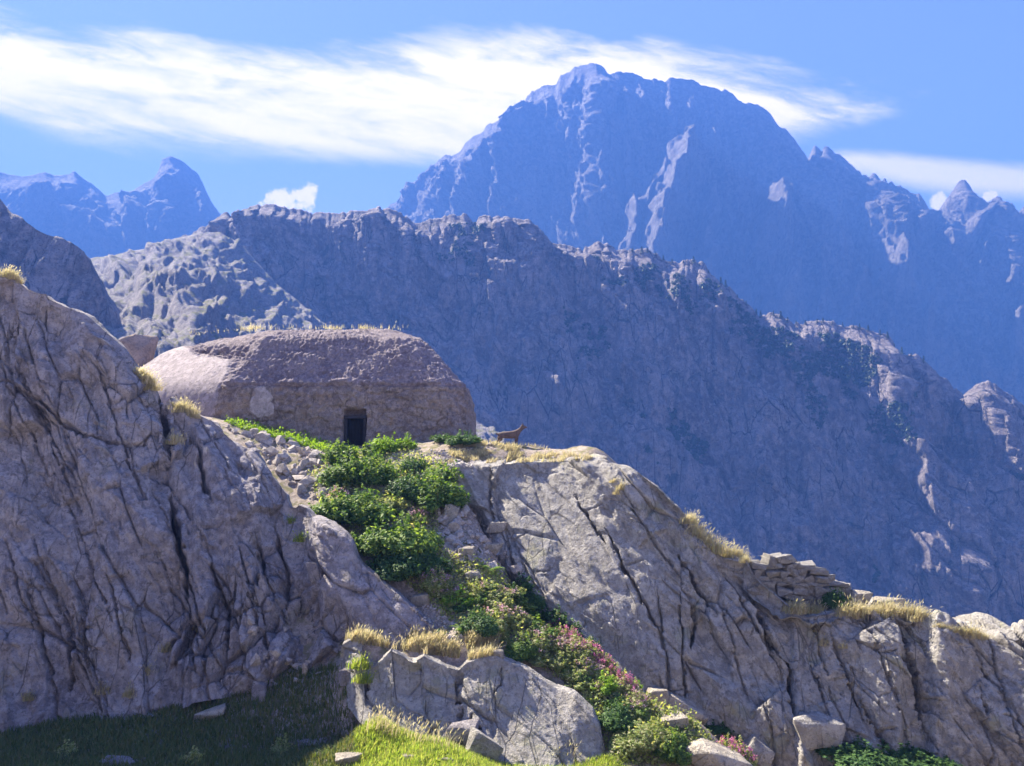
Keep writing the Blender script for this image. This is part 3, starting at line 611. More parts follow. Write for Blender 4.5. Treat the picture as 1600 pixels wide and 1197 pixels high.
d += 0.45 * sstep(ppx, 1446, 1458) + 0.3 * sstep(ppx, 1238, 1248) * sstep(-ppx, -1412, -1400)
RCLIFF, RCG = build_rock('right_cliff', G, nb, d, M['rock_r'], crest_fade=14, amp_crest=0.3)

# ================================================================== low slab at the foot of the gully
LS = [(528, 1030), (533, 1008), (546, 1000), (565, 998), (573, 1030), (584, 1042), (597, 1030), (609, 1015), (629, 1023), (646, 1033), (662, 1024), (678, 1033), (698, 1041), (716, 1046), (722, 1040), (728, 1035), (747, 1028), (777, 1025), (790, 1032), (812, 1040), (830, 1050), (856, 1068), (870, 1076), (898, 1088), (927, 1116), (939, 1140), (946, 1180)]
pxs = np.arange(529, 945, 1.6)
yt = [(528, 25.3), (570, 24.9), (610, 24.5), (720, 24.6), (800, 24.7), (870, 24.4), (946, 23.6)]
foot = [(528, 1090, 25.0), (560, 1130, 23.9), (590, 1150, 23.2), (667, 1168, 23.0), (752, 1185, 22.7), (801, 1205, 22.5), (866, 1215, 22.4), (946, 1225, 22.6)]
G, nb = loft(pxs, [withY(LS, yt), foot], (110,), back=((0.35, 0.06, 4), (0.9, -0.35, 5), (1.5, -1.6, 4)))
P = G.reshape(-1, 3); ppx, ppy = proj(P)
d = 0.55 * rock_disp(P, R(120), big=0.7, blk=(2.4, 1.1, 0.14), blk2=(0.9, 0.42, 0.05), fine=0.06, crack=0.16, seed=91)
d += cracks(ppx, ppy, [([(716, 1046), (714, 1080), (717, 1120)], 4, 0.3), ([(700, 1122), (735, 1128), (755, 1135)], 4, 0.3), ([(735, 1110), (730, 1128)], 4, 0.35), ([(670, 1150), (672, 1135), (690, 1120)], 4, 0.3), ([(575, 1000), (570, 1050), (572, 1090)], 7, 0.5), ([(788, 1040), (785, 1065), (770, 1080)], 3, 0.2)], P, jit=6)
SLAB, SLG = build_rock('low_slab', G, nb, d, M['rock_r'], crest_fade=10, amp_crest=0.3)

# ------------------------------------------------------------------ haze over the whole valley
hm = bpy.data.materials.new('haze_air'); hm.use_nodes = True; t = NT(hm.node_tree)
pvn = t.n('VolumePrincipled', Color=(0.075, 0.20, 0.72), Density=0.00068, Anisotropy=0.05)
pvn.inputs['Absorption Color'].default_value = (0.06, 0.06, 0.06, 1)
t.t.links.new(pvn.outputs[0], t.n('OutputMaterial').inputs['Volume'])
bm = bmesh.new(); bmesh.ops.create_cube(bm, size=1.0)
for v in bm.verts:
    v.co = Vector((v.co.x * 4800, 1000 + v.co.y * 2700, 290 + v.co.z * 960))
hme = bpy.data.meshes.new('haze'); bm.to_mesh(hme); bm.free()
tag(obj('haze', hme, hm), kind='stuff')
#@@DETAILS
# ================================================================== helpers that look things up on the built rock
bpy.context.view_layer.update()
DG = bpy.context.evaluated_depsgraph_get()
def bvh_of(names): return [BVHTree.FromObject(bpy.data.objects[n], DG) for n in names]
NEAR = bvh_of(['hillside_ground', 'left_cliff', 'right_cliff', 'low_slab'])
GND = NEAR[:1]
RID = bvh_of(['middle_ridge'])
def hit(px, py, trees=NEAR):
    d = Vector(unproj(px, py, 1.0)).normalized(); best = None
    for t in trees:
        h = t.ray_cast(Vector((0, 0, 0)), d)
        if h[0] is not None and (best is None or h[3] < best[2]):
            n = h[1] if h[1].dot(d) < 0 else -h[1]
            best = (h[0], n, h[3])
    return best
def top_at(x, y, trees=NEAR, zmax=12.0):
    z = None
    for t in trees:
        h = t.ray_cast(Vector((x, y, zmax)), Vector((0, 0, -1)))
        if h[0] is not None and (z is None or h[0].z > z): z = h[0].z
    return z
def sample_poly(poly, n, rg, trees=NEAR, up=None):
    xs_ = [p[0] for p in poly]; ys_ = [p[1] for p in poly]; pts = []; nr = []
    a = rg.uniform(min(xs_), max(xs_), n * 3); b = rg.uniform(min(ys_), max(ys_), n * 3)
    k = inside(a, b, poly)
    for x, y in zip(a[k][:n], b[k][:n]):
        h = hit(x, y, trees)
        if h is None: continue
        if up is not None and h[1].z < up: continue
        pts.append(h[0][:]); nr.append(h[1][:])
    return np.array(pts).reshape(-1, 3), np.array(nr).reshape(-1, 3)
def unit(v): return v / (np.linalg.norm(v, axis=-1, keepdims=True) + 1e-9)
def blades(P, H, rg, wd=0.012, lean=0.35, bias=(0, 0), seeds=0.0):
    """one curved blade for each point; returns verts, tris"""
    n = len(P); az = rg.uniform(0, 2 * np.pi, n); ln = np.abs(rg.normal(0, lean, n)) + 0.08
    dx = np.cos(az) * ln + bias[0]; dy = np.sin(az) * ln + bias[1]
    side = np.stack([-np.sin(az + rg.normal(0, 0.7, n)), np.cos(az), np.zeros(n)], 1)
    H = np.asarray(H)[:, None]; D = np.stack([dx, dy, np.zeros(n)], 1); U_ = np.array([[0, 0, 1.0]])
    w_ = (wd * rg.uniform(0.7, 1.4, n))[:, None]
    m1 = P + H * (0.5 * U_ + 0.22 * D); tp = P + H * ((1 - 0.25 * np.linalg.norm(D, axis=1, keepdims=True)) * U_ + 0.85 * D)
    V = np.stack([P - side * w_, P + side * w_, m1 - side * w_ * 0.8, m1 + side * w_ * 0.8, tp], 1).reshape(-1, 3)
    b = (np.arange(n) * 5)[:, None]
    Fc = np.concatenate([b + np.array([[0, 1, 3]]), b + np.array([[0, 3, 2]]), b + np.array([[2, 3, 4]])])
    if seeds > 0:
        k = rg.rand(n) < seeds; t_ = tp[k]; m = len(t_); off = len(V)
        dr = unit(tp[k] - m1[k]); s_ = side[k]
        hs = (0.10 + 0.06 * rg.rand(m))[:, None]
        V2 = np.stack([t_, t_ + dr * hs * 0.5 - s_ * 0.014, t_ + dr * hs * 0.5 + s_ * 0.014, t_ + dr * hs], 1).reshape(-1, 3)
        c = (np.arange(m) * 4 + off)[:, None]
        V = np.concatenate([V, V2]); Fc = np.concatenate([Fc, c + np.array([[0, 2, 1]]), c + np.array([[1, 2, 3]])])
    return V, Fc
def leaf_quads(C, N, size, rg, asp=0.55, fold=0.25):
    n = len(C); N = unit(N); r = unit(rg.normal(size=(n, 3)))
    T = unit(np.cross(N, r)); B = np.cross(N, T); s = (np.asarray(size) * rg.uniform(0.5, 1.55, n))[:, None]
    V = np.stack([C - T * s, C + B * s * asp - N * s * fold, C + T * s - N * s * fold * 0.8, C - B * s * asp - N * s * fold], 1).reshape(-1, 3)
    b = (np.arange(n) * 4)[:, None]
    return V, np.concatenate([b + np.array([[0, 1, 2]]), b + np.array([[0, 2, 3]])])
def bush_mesh(name, rg, wx, wy, h, lobes, n, leaf, asp=0.55, core=0.55):
    """foliage: leaves spread over and inside uneven lobes; base at z = 0"""
    C = []; N = []
    per = n // lobes
    for i in range(lobes):
        a = rg.uniform(0, 2 * np.pi); rr = math.sqrt(rg.rand()) * 0.78
        c = np.array([math.cos(a) * rr * wx / 2, math.sin(a) * rr * wy / 2, h * (0.25 + 0.45 * rg.rand() * (1 - 0.6 * rr))])
        rad = np.array([wx * 0.22, wy * 0.22, h * 0.32]) * rg.uniform(0.7, 1.3)
        u = unit(rg.normal(size=(per, 3))); k = (core + (1.08 - core) * rg.rand(per) ** 0.6)[:, None]
        C.append(c + u * k * rad); N.append(u + np.array([0, 0, 0.7]) + rg.normal(0, 0.45, (per, 3)))
    for i in range(lobes * 5):
        a = rg.uniform(0, 2 * np.pi); rr = math.sqrt(rg.rand()); m = max(8, int(n * 0.42 / (lobes * 5)))
        b0 = np.array([math.cos(a) * rr * wx * 0.42, math.sin(a) * rr * wy * 0.42, h * 0.3]); tp = b0 * np.array([1.25, 1.25, 0]) + np.array([rg.normal(0, 0.08), rg.normal(0, 0.08), h * (1.2 - 0.75 * rr * rr) * rg.uniform(0.75, 1.25)])
        t_ = rg.rand(m)[:, None] ** 0.7; C.append(b0 + (tp - b0) * t_ + rg.normal(0, 0.045, (m, 3)) * (1.3 - t_)); N.append(rg.normal(0, 0.6, (m, 3)) + np.array([math.cos(a) * 0.5, math.sin(a) * 0.5, 0.9]))
    C = np.concatenate(C); N = np.concatenate(N); C[:, 2] = np.maximum(C[:, 2], 0.02 + 0.1 * h * rg.rand(len(C)))
    V, Fc = leaf_quads(C, N, np.full(len(C), leaf), rg, asp)
    return mesh_np(name, V, Fc, smooth=False)
def stems_mesh(name, rg, wx, wy, h, n, r=0.008):
    V = []; Fc = []
    for i in range(n):
        a = rg.uniform(0, 2 * np.pi); q = math.sqrt(rg.rand()) * 0.5
        b0 = np.array([math.cos(a) * q * wx * 0.4, math.sin(a) * q * wy * 0.4, -0.12]); t0 = np.array([math.cos(a) * q * wx * 0.9, math.sin(a) * q * wy * 0.9, h * rg.uniform(0.55, 0.9)])
        k = len(V)
        for p_, rr in ((b0, r), (t0, r * 0.5)):
            for j in range(3): V.append(p_ + rr * np.array([math.cos(j * 2.094), math.sin(j * 2.094), 0]))
        for j in range(3): Fc += [(k + j, k + (j + 1) % 3, k + 3 + (j + 1) % 3), (k + j, k + 3 + (j + 1) % 3, k + 3 + j)]
    return mesh_np(name, np.array(V), np.array(Fc), smooth=False)
def flowers_mesh(name, rg, wx, wy, h, heads, per, size, spike=0.12):
    C = []; N = []
    for i in range(heads):
        a = rg.uniform(0, 2 * np.pi); q = math.sqrt(rg.rand())
        c = np.array([math.cos(a) * q * wx / 2, math.sin(a) * q * wy / 2, h * (1.05 - 0.35 * q * q) * rg.uniform(0.85, 1.12)])
        u = rg.normal(size=(per, 3)) * np.array([0.045, 0.045, spike * 0.5]); C.append(c + u); N.append(rg.normal(size=(per, 3)) + np.array([0, 0, 0.6]))
    V, Fc = leaf_quads(np.concatenate(C), np.concatenate(N), np.full(heads * per, size), rg, 0.8, 0.1)
    return mesh_np(name, V, Fc, smooth=False)
ORD = 'first second third fourth fifth sixth seventh eighth ninth tenth eleventh twelfth thirteenth fourteenth fifteenth sixteenth seventeenth eighteenth nineteenth twentieth'.split()
TENS = {2: 'twenty', 3: 'thirty', 4: 'forty'}
def nth(i):
    if i < 20: return ORD[i]
    q, r = divmod(i + 1, 10)
    return (TENS[q][:-1] + 'ieth') if r == 0 else TENS[q] + '-' + ORD[r - 1]
def rg_(s): return np.random.RandomState(s)
def hull_stone(name, seed, n=14, flat=(1, 1, 1), bev=0.0):
    g = rg_(seed); bm = bmesh.new()
    pts = unit(g.normal(size=(n, 3))) * g.uniform(0.78, 1.0, (n, 1)) * 0.5 * np.array(flat)
    for p in pts: bm.verts.new(p)
    r = bmesh.ops.convex_hull(bm, input=bm.verts)
    dead = [e for e in r['geom_interior'] + r['geom_unused'] if isinstance(e, bmesh.types.BMVert)]
    bmesh.ops.delete(bm, geom=list(set(dead)), context='VERTS')
    me = bpy.data.meshes.new(name); bm.to_mesh(me); bm.free(); return me
def boulder_mesh(name, seed, flat=(1, 1, 1), n=13, cuts=3, amp=0.035):
    g = rg_(seed); bm = bmesh.new()
    pts = [np.array([x, y, z]) * 0.5 + g.uniform(-0.2, 0.2, 3) for x in (-.8, .8) for y in (-.8, .8) for z in (-.8, .8)]
    pts += list(unit(g.normal(size=(n - 7, 3))) * 0.56)
    for p in pts: bm.verts.new(p)
    r = bmesh.ops.convex_hull(bm, input=bm.verts)
    dead = [e for e in r['geom_interior'] + r['geom_unused'] if isinstance(e, bmesh.types.BMVert)]
    bmesh.ops.delete(bm, geom=list(set(dead)), context='VERTS')
    bmesh.ops.bevel(bm, geom=bm.edges[:], offset=0.02, segments=1, affect='EDGES')
    bmesh.ops.triangulate(bm, faces=bm.faces[:])
    bmesh.ops.subdivide_edges(bm, edges=bm.edges[:], cuts=cuts, use_grid_fill=True)
    bmesh.ops.triangulate(bm, faces=bm.faces[:])
    V = np.array([v.co[:] for v in bm.verts]); k = fbm(V, 2.2, 3, seed) * amp * 1.6 + fbm(V, 8, 3, seed + 4) * amp * 0.7
    V = (V + unit(V) * k[:, None]) * np.array(flat)
    for v, c in zip(bm.verts, V): v.co = c
    me = bpy.data.meshes.new(name); bm.to_mesh(me); bm.free()
    me.polygons.foreach_set('use_smooth', np.ones(len(me.polygons), bool)); me.set_sharp_from_angle(angle=R(38)) if hasattr(me, 'set_sharp_from_angle') else None
    return me
def rot_to(o, n, yaw):
    q = Vector((0, 0, 1)).rotation_difference(Vector(n)); o.rotation_mode = 'QUATERNION'
    from mathutils import Quaternion
    o.rotation_quaternion = q @ Quaternion((0, 0, 1), yaw)

# ================================================================== the bunker
BX, BZ0, BZE, BZT = None, -3.0, 2.30, 5.36
poly = np.array([(-21.0, 42.4), (-13.4, 38.25), (-2.9, 38.0), (-1.95, 38.9), (-2.1, 50.0), (-21.0, 51.5)])
slope = np.array([0.92, 0.76, 1.30, 0.92, 0.9, 1.0])
cnt = [130, 300, 26, 70, 30, 30]
ne = len(poly); ed = np.roll(poly, -1, 0) - poly; nin = unit(np.stack([-ed[:, 1], ed[:, 0]], 1))      # inward (counter-clockwise)
def ring(z):
    tt_ = (z - BZE) / (BZT - BZE)
    ins = 0.045 * (min(z, BZE) + 1.0) + 16.0 * max(0.0, tt_ - 0.74) ** 2 + slope * 0.5 * (z - BZE + math.sqrt((z - BZE) ** 2 + 0.30))
    a = poly + nin * ins[:, None]; out = []
    for i in range(ne):                                                     # vertex i = edge i-1 meets edge i
        A = np.stack([ed[i - 1], -ed[i]], 1); k = np.linalg.solve(A, a[i] - a[i - 1]); out.append(a[i - 1] + ed[i - 1] * k[0])
    out = np.array(out); pts = []
    for i in range(ne):
        t_ = np.linspace(0, 1, cnt[i], endpoint=False)[:, None]; pts.append(out[i] + (out[(i + 1) % ne] - out[i]) * t_)
    pts = np.concatenate(pts); return np.c_[pts, np.full(len(pts), z)]
zs = np.concatenate([np.linspace(BZ0, -1.2, 8, endpoint=False), np.linspace(-1.2, BZE, 78, endpoint=False), np.linspace(BZE, BZT, 84)])
Bg = np.stack([ring(z) for z in zs])
Bg = np.concatenate([Bg, Bg[:, :1]], 1)                                     # close the loop
sag = np.clip(-12.6 - Bg[..., 0], 0, 9) * 0.085 * sstep(Bg[..., 2], 2.0, 5.3)
Bg[..., 2] -= sag
nb_ = grid_normals(Bg); c0 = Bg.mean((0, 1))
if ((Bg - c0) * nb_).sum() < 0: nb_ = -nb_
P = Bg.reshape(-1, 3); ppx, ppy = proj(P)
edge_tab = [(480, 304), (505, 303), (520, 301), (533, 299), (543, 292), (549, 300), (554, 318), (560, 345), (563, 362), (575, 361), (592, 354), (605, 344), (640, 339), (665, 331), (720, 325)]
jx = 5 * fbm(np.stack([ppx, ppy, 0 * ppx], 1), 0.11, 3, 5)
front = P[:, 1] < 44
bx_ = lerp_tab(ppy, edge_tab) + jx
pl = front & (ppx < bx_)
plm = sstep(bx_ - ppx, -1.0, 4.0) * front
patch = np.clip(1 - ((ppx - 409) / 24) ** 2 - ((ppy - 628) / 30) ** 2 + 0.6 * fbm(P, 1.6, 3, 12), 0, 1); patch = sstep(patch, 0.2, 0.5) * front
s2 = np.stack([P[:, 0] * 1.5 + 0.3 * fbm(P, 2.0, 2, 7), P[:, 2] * 2.3 + P[:, 1] * 1.5 + 0.3 * fbm(P, 2.0, 2, 8)], 1)
f1, f2, cid, _, _ = worley(s2, 9)
cob = (0.5 - f1) * 0.10 + (RT[cid, 2] - 0.5) * 0.11 - 0.10 * np.clip(1 - (f2 - f1) / 0.11, 0, 1) * sstep(fbm(P, 0.8, 2, 11), -0.12, 0.22)
roofw = sstep(P[:, 2], BZE - 0.1, BZE + 0.3)
lumps = fbm(P, 2.6, 4, 15, gain=0.62)
d = (cob * (1 - 0.88 * roofw) + 0.13 * lumps + 0.05 * fbm(P, 7.0, 3, 22, gain=0.6) * (0.6 + roofw) + 0.12 * fbm(P, 0.5, 2, 18)) * (1 - 0.93 * np.maximum(plm, patch))
torn = np.exp(-((ppy - (548 + 0.05 * (ppx - 340))) / 9) ** 2) * sstep(ppx, 296, 306) * sstep(-ppx, -400, -370)
d -= torn * (0.16 + 0.55 * np.clip(fbm(P, 3.2, 2, 25), -0.3, 1))
d -= 0.13 * np.exp(-((ppy - (536 + 0.1 * (ppx - 340))) / 5) ** 2) * sstep(ppx, 380, 395) * sstep(-ppx, -470, -420) * 0.4
d += 0.09 * plm + 0.05 * patch + 0.018 * fbm(P, 1.4, 3, 27) * plm
d += -0.16 * sstep(-np.abs(P[:, 2] - BZE - 0.02), -0.10, -0.02) * (1 - plm) * (0.5 + fbm(P, 1.1, 2, 28)) * (P[:, 1] < 39.5)
d += 0.15 * np.exp(-((P[:, 2] - BZE - 0.16 + 0.1 * fbm(P, 0.8, 2, 29)) / 0.17) ** 2) * (1 - plm) * (0.6 + 0.8 * fbm(P, 1.3, 2, 30))
P2 = P + nb_.reshape(-1, 3) * d[:, None]
# door opening pushed in
DX0, DX1 = unproj(536, 670, 38.1)[0], unproj(571, 670, 38.1)[0]
DZ0, DZ1 = unproj(550, 712, 38.1)[2], unproj(550, 639, 38.1)[2]
nich = (P[:, 0] > DX0) & (P[:, 0] < DX1) & (P[:, 2] > DZ0 - 0.6) & (P[:, 2] < DZ1) & (P[:, 1] < 39.5)
P2[nich, 1] = 39.1
nr, nc = Bg.shape[:2]; Fb = grid_faces(nr, nc)
row = np.arange(len(Fb)) // (nc - 1)
fz = (row >= 86); fpl = pl[Fb].sum(1) >= 3; fpt = (patch[Fb].mean(1) > 0.5) & ~fpl
def sub(name, mask, mat, par, extra=None):
    used, inv = np.unique(Fb[mask], return_inverse=True)
    return obj(name, mesh_np(name, P2[used], inv.reshape(-1, 4)), mat, par)
bk = empty('stone_bunker', (0, 0, 0))
tag(bk, 'long low stone bunker with sloping mortared roof and one dark doorway', 'bunker')
sub('wall', ~fz & ~fpl & ~fpt, M['stonework'], bk)
sub('roof', fz & ~fpl, M['roofing'], bk)
tag(sub('plaster_shell', fpl, M['plaster'], bk), 'smooth pale plaster shell over the left end with a torn edge')
if fpt.any(): sub('plaster_patch', fpt & ~fz, M['patch'], bk)
# flat top, slightly hollow, with soil
top_ring = P2.reshape(nr, nc, 3)[-1, :-1]; cen = top_ring.mean(0) + np.array([0, 0, -0.12])
nt = len(top_ring); TV = np.concatenate([top_ring, cen + (top_ring - cen) * np.array([0.92, 0.8, 1]) + np.array([0, 0, -0.08]), [cen]])
TF = [(i, (i + 1) % nt, nt + (i + 1) % nt) for i in range(nt)] + [(i, nt + (i + 1) % nt, nt + i) for i in range(nt)] + [(nt + i, nt + (i + 1) % nt, 2 * nt) for i in range(nt)]
obj('roof_deck', mesh_np('roof_deck', TV, np.array(TF), False), M['soil'], bk)
def box_me(name, x0, x1, y0, y1, z0, z1, bev=0.012):
    bm = bmesh.new(); bmesh.ops.create_cube(bm, size=1.0)
    for v in bm.verts: v.co = Vector(((x0 + x1) / 2 + v.co.x * (x1 - x0), (y0 + y1) / 2 + v.co.y * (y1 - y0), (z0 + z1) / 2 + v.co.z * (z1 - z0)))
    if bev: bmesh.ops.bevel(bm, geom=bm.edges[:], offset=bev, segments=1, affect='EDGES')
    me = bpy.data.meshes.new(name); bm.to_mesh(me); bm.free(); return me
zl = unproj(550, 651, 38.3)[2]
door = obj('door', box_me('door', DX0 + 0.14, DX1 - 0.12, 38.70, 38.76, DZ0 - 0.3, zl - 0.1), M['doorway_dark'], bk)
nb3 = 5
for i in range(nb3):
    a = DX0 + 0.15 + (DX1 - DX0 - 0.28) * i / nb3
    obj('plank', box_me('plank', a + 0.006, a + (DX1 - DX0 - 0.28) / nb3 - 0.006, 38.65, 38.697, DZ0 - 0.3, zl - 0.11, 0.006), M['dark_wood'], door)
obj('door_post', box_me('door_post', DX0 + 0.01, DX0 + 0.14, 38.28, 38.78, DZ0 - 0.35, zl - 0.09), M['frame'], bk)
obj('door_post', box_me('door_post', DX1 - 0.12, DX1 - 0.005, 38.22, 38.78, DZ0 - 0.35, zl - 0.09), M['frame'], bk)
obj('lintel', box_me('lintel', DX0 + 0.005, DX1 - 0.004, 38.25, 38.78, zl - 0.088, zl + 0.06), M['frame'], bk)

# ================================================================== chamois
def chamois():
    S_ = [((-0.47, 0, 0.54), 0.21), ((-0.22, 0, 0.52), 0.215), ((0.08, 0, 0.52), 0.225), ((0.27, 0, 0.56), 0.20), ((0.40, 0, 0.68), 0.14), ((0.51, 0, 0.81), 0.10), ((0.60, 0.01, 0.91), 0.085), ((0.70, 0.02, 0.88), 0.06), ((0.79, 0.03, 0.865), 0.034)]
    E = [(i, i + 1) for i in range(8)]
    def chain(root, pts):
        k = root
        for p, r in pts: S_.append((p, r)); E.append((k, len(S_) - 1)); k = len(S_) - 1
    for sy, dx in ((-1, 0.0), (1, 0.09)):
        chain(3, [((0.25 + dx, sy * 0.09, 0.40), 0.075), ((0.24 + dx, sy * 0.09, 0.25), 0.036), ((0.25 + dx, sy * 0.09, 0.10), 0.024), ((0.27 + dx, sy * 0.09, 0.0), 0.027)])
        chain(0, [((-0.42 - dx, sy * 0.10, 0.42), 0.10), ((-0.40 - dx, sy * 0.10, 0.31), 0.055), ((-0.52 - dx, sy * 0.10, 0.21), 0.032), ((-0.50 - dx, sy * 0.10, 0.10), 0.023), ((-0.47 - dx, sy * 0.10, 0.0), 0.027)])
    chain(0, [((-0.60, 0, 0.60), 0.05), ((-0.65, 0, 0.54), 0.022)])
    for sy in (-1, 1): chain(6, [((0.565, sy * 0.06, 0.97), 0.022), ((0.55, sy * 0.10, 1.035), 0.010)])
    me = bpy.data.meshes.new('chamois_skeleton'); me.from_pydata([s[0] for s in S_], E, []); me.update()
    o = bpy.data.objects.new('chamois_tmp', me); COL.objects.link(o)
    md = o.modifiers.new('Skin', 'SKIN'); md.use_smooth_shade = True; md.branch_smoothing = 0.6
    for i, s in enumerate(S_):
        v = me.skin_vertices[0].data[i]; v.radius = (s[1], s[1] * (1.0 if i > 3 else 1.0)); v.use_root = (i == 0)
    o.modifiers.new('Sub', 'SUBSURF').levels = 2
    bpy.context.view_layer.update(); dg = bpy.context.evaluated_depsgraph_get()
    out = bpy.data.meshes.new_from_object(o.evaluated_get(dg)); out.name = 'body'
    bpy.data.objects.remove(o); return out
M['fur'] = mat_plain('chamois_fur', (0.115, 0.08, 0.066), var=0.3, sc=9, bump=0.6, dist=0.02)
M['horn'] = mat_plain('horn', (0.05, 0.04, 0.035), bump=0)
hc = hit(797, 695); gp_ = hc[0] if hc else Vector((0, 35.4, -0.5))
gz0 = top_at(gp_.x, gp_.y)
ch = empty('chamois', (gp_.x + 0.0, gp_.y, gz0 - 0.07), R(6), 0.95)
tag(ch, 'brown chamois standing on the grassy ledge facing right', 'chamois')
obj('body', chamois(), M['fur'], ch)
for sy in (-1, 1):
    V = []; 
    for k in range(7):
        t_ = k / 6; c = np.array([0.605 - 0.02 * t_ - 0.05 * max(0, t_ - 0.6) * 2.5, sy * (0.025 + 0.02 * t_), 0.97 + 0.15 * min(t_, 0.8) - 0.05 * max(0, t_ - 0.8)]); r_ = 0.013 * (1 - t_ * 0.85)
        V += [c + r_ * np.array([math.cos(j * 1.257), math.sin(j * 1.257), 0]) for j in range(5)]
    Fh = [(k * 5 + j, k * 5 + (j + 1) % 5, (k + 1) * 5 + (j + 1) % 5, (k + 1) * 5 + j) for k in range(6) for j in range(5)]
    obj('horn', mesh_np('horn', np.array(V), np.array(Fh)), M['horn'], ch)

# ================================================================== stones and boulders
STN = [hull_stone('stone', 200 + i, 12 + i % 5, f) for i, f in enumerate([(1, .8, .6), (1, .9, .75), (1, .7, .45), (1, .85, .55), (1, .75, .8), (1, .6, .5), (1.1, .8, .35)])]
for m_ in STN: m_.materials.append(M['stone'])
def stone(name, p, size, g, nrm=(0, 0, 1), sink=0.2, sq=1.0):
    o = obj(name, STN[g.randint(len(STN))]); o.scale = (size, size * g.uniform(0.8, 1.1), size * sq * g.uniform(0.8, 1.2))
    o.location = Vector(p) + Vector((0, 0, size * sq * (0.28 - sink)))
    n_ = Vector(nrm) + Vector(g.normal(0, 0.35, 3)); rot_to(o, n_.normalized(), g.uniform(0, 6.28)); return o
def scatter(poly, n, lo, hi, label, group, seed, cat='stone', trees=NEAR):
    g = rg_(seed); P_, N_ = sample_poly(poly, n, g, trees)
    for p, q in zip(P_, N_):
        s = lo + (hi - lo) * g.rand() ** 2.2
        tag(stone('loose_stone', p, s, g, q), label, cat, group)
scatter([(350, 666), (400, 674), (470, 694), (520, 712), (530, 770), (500, 790), (462, 765), (400, 705)], 118, 0.26, 0.85, 'angular grey stone in the rubble heap left of the doorway', 'stones in the rubble heap left of the doorway', 301)
scatter([(684, 800), (740, 796), (775, 840), (815, 900), (770, 905), (700, 880), (676, 850)], 74, 0.26, 0.8, 'angular stone in the rubble chute left of the big right slab', 'stones in the rubble chute beside the right slab', 302)
scatter([(600, 712), (720, 706), (740, 728), (690, 735), (610, 738)], 28, 0.16, 0.42, 'flat stone on the bare terrace in front of the bunker', 'stones on the terrace before the bunker', 303)
scatter([(740, 690), (880, 712), (860, 722), (740, 722)], 12, 0.12, 0.32, 'small stone half sunk in the dry grass near the chamois', 'stones in the grass near the chamois', 304)
scatter([(500, 770), (560, 770), (520, 800), (490, 800)], 9, 0.12, 0.3, 'pale stone between the rubble heap and the middle shrubs', 'stones between rubble heap and shrubs', 305)
scatter([(660, 930), (740, 1000), (700, 1000), (640, 950)], 11, 0.14, 0.4, 'stone along the edge of the flower strip above the dry grass', 'stones edging the flower strip', 306)
scatter([(1060, 1150), (1200, 1197), (1080, 1197)], 11, 0.15, 0.45, 'rubble stone at the bottom end of the flower strip', 'rubble stones at the bottom end of the flower strip', 307)
scatter([(380, 960), (520, 1000), (530, 1080), (400, 1085)], 26, 0.2, 0.7, 'broken block at the shaded foot of the left cliff', 'broken blocks at the foot of the left cliff', 308)
def boulder(px, py, wpx, flat, label, seed, mat='boulder', yaw=0.0, tilt=(0, 0), name='boulder', trees=NEAR, Y=None, sink=0.34, n=13, cat='boulder'):
    h = hit(px, py, trees); p = h[0] if Y is None else Vector(unproj(px, py, Y))
    s = 0.86 * wpx * p.y / F_PX
    me = boulder_mesh(name, seed, flat, n); o = obj(name, me, M[mat]); o.scale = (s, s, s)
    o.rotation_euler = (tilt[0], tilt[1], yaw); o.location = p + Vector((0, 0, s * flat[2] * (0.5 - sink)))
    return tag(o, label, cat)
boulder(704, 806, 30, (0.9, 0.8, 1.15), 'pale pointed boulder standing among the dark shrubs above the rubble chute', 401, tilt=(0.1, 0.5))
boulder(776, 826, 34, (1.1, 0.8, 0.6), 'smooth shaded boulder in the middle of the rubble chute', 402)
boulder(730, 868, 30, (1, 0.8, 0.8), 'blocky pale boulder low in the rubble chute left of the fern', 403)
boulder(768, 858, 30, (1.3, 0.8, 0.5), 'flat pale boulder in the rubble chute just above the fern', 404)
boulder(740, 900, 26, (1.2, 0.9, 0.6), 'rounded boulder under the fern beside the pink bush', 405)
boulder(1026, 1100, 44, (0.95, 0.9, 0.9), 'tall square boulder on the left of the trio below the flowers', 406, n=10)
boulder(1066, 1112, 70, (1.15, 0.8, 0.62), 'big pale tilted boulder on the right of the trio below the flowers', 407, tilt=(0, 0.55))
boulder(1052, 1130, 46, (1.2, 0.8, 0.55), 'low flat boulder in front of the trio below the flowers', 408, tilt=(0, -0.15))
boulder(1120, 1190, 96, (1.2, 0.8, 0.42), 'long pale slab boulder at the bottom right of the flower strip', 409, tilt=(0, 0.45), n=16)
boulder(1178, 1182, 62, (0.9, 0.8, 0.75), 'grey wedge boulder at the foot of the right cliff near pink flowers', 410, mat='rock_r', tilt=(0, 0.5))
boulder(1272, 1150, 70, (1.2, 0.8, 0.85), 'large square block leaning on the foot of the right cliff', 411, mat='rock_r', n=10)
boulder(778, 1024, 20, (1, 0.8, 0.8), 'small white boulder on the right end of the low slab', 412)
boulder(752, 1180, 66, (0.9, 0.6, 0.95), 'triangular boulder leaning against the front of the low slab', 413, mat='rock_r', tilt=(0.1, 0.5), n=9)
boulder(720, 1150, 50, (1.3, 0.7, 0.7), 'low dark boulder at the crack in the low slab', 414, mat='rock', n=12)
boulder(660, 940, 30, (1.2, 0.8, 0.7), 'grey boulder between the left slab edge and the flowers', 415)
boulder(202, 588, 70, (1.0, 0.9, 1.5), 'brown outcrop behind the left cliff beside the bunker', 416, mat='rock_brown', Y=45.5, sink=0.30, n=12)
boulder(328, 1118, 42, (1.3, 0.7, 0.4), 'tan wedge boulder lying in the shaded meadow', 417, tilt=(0, -0.3))
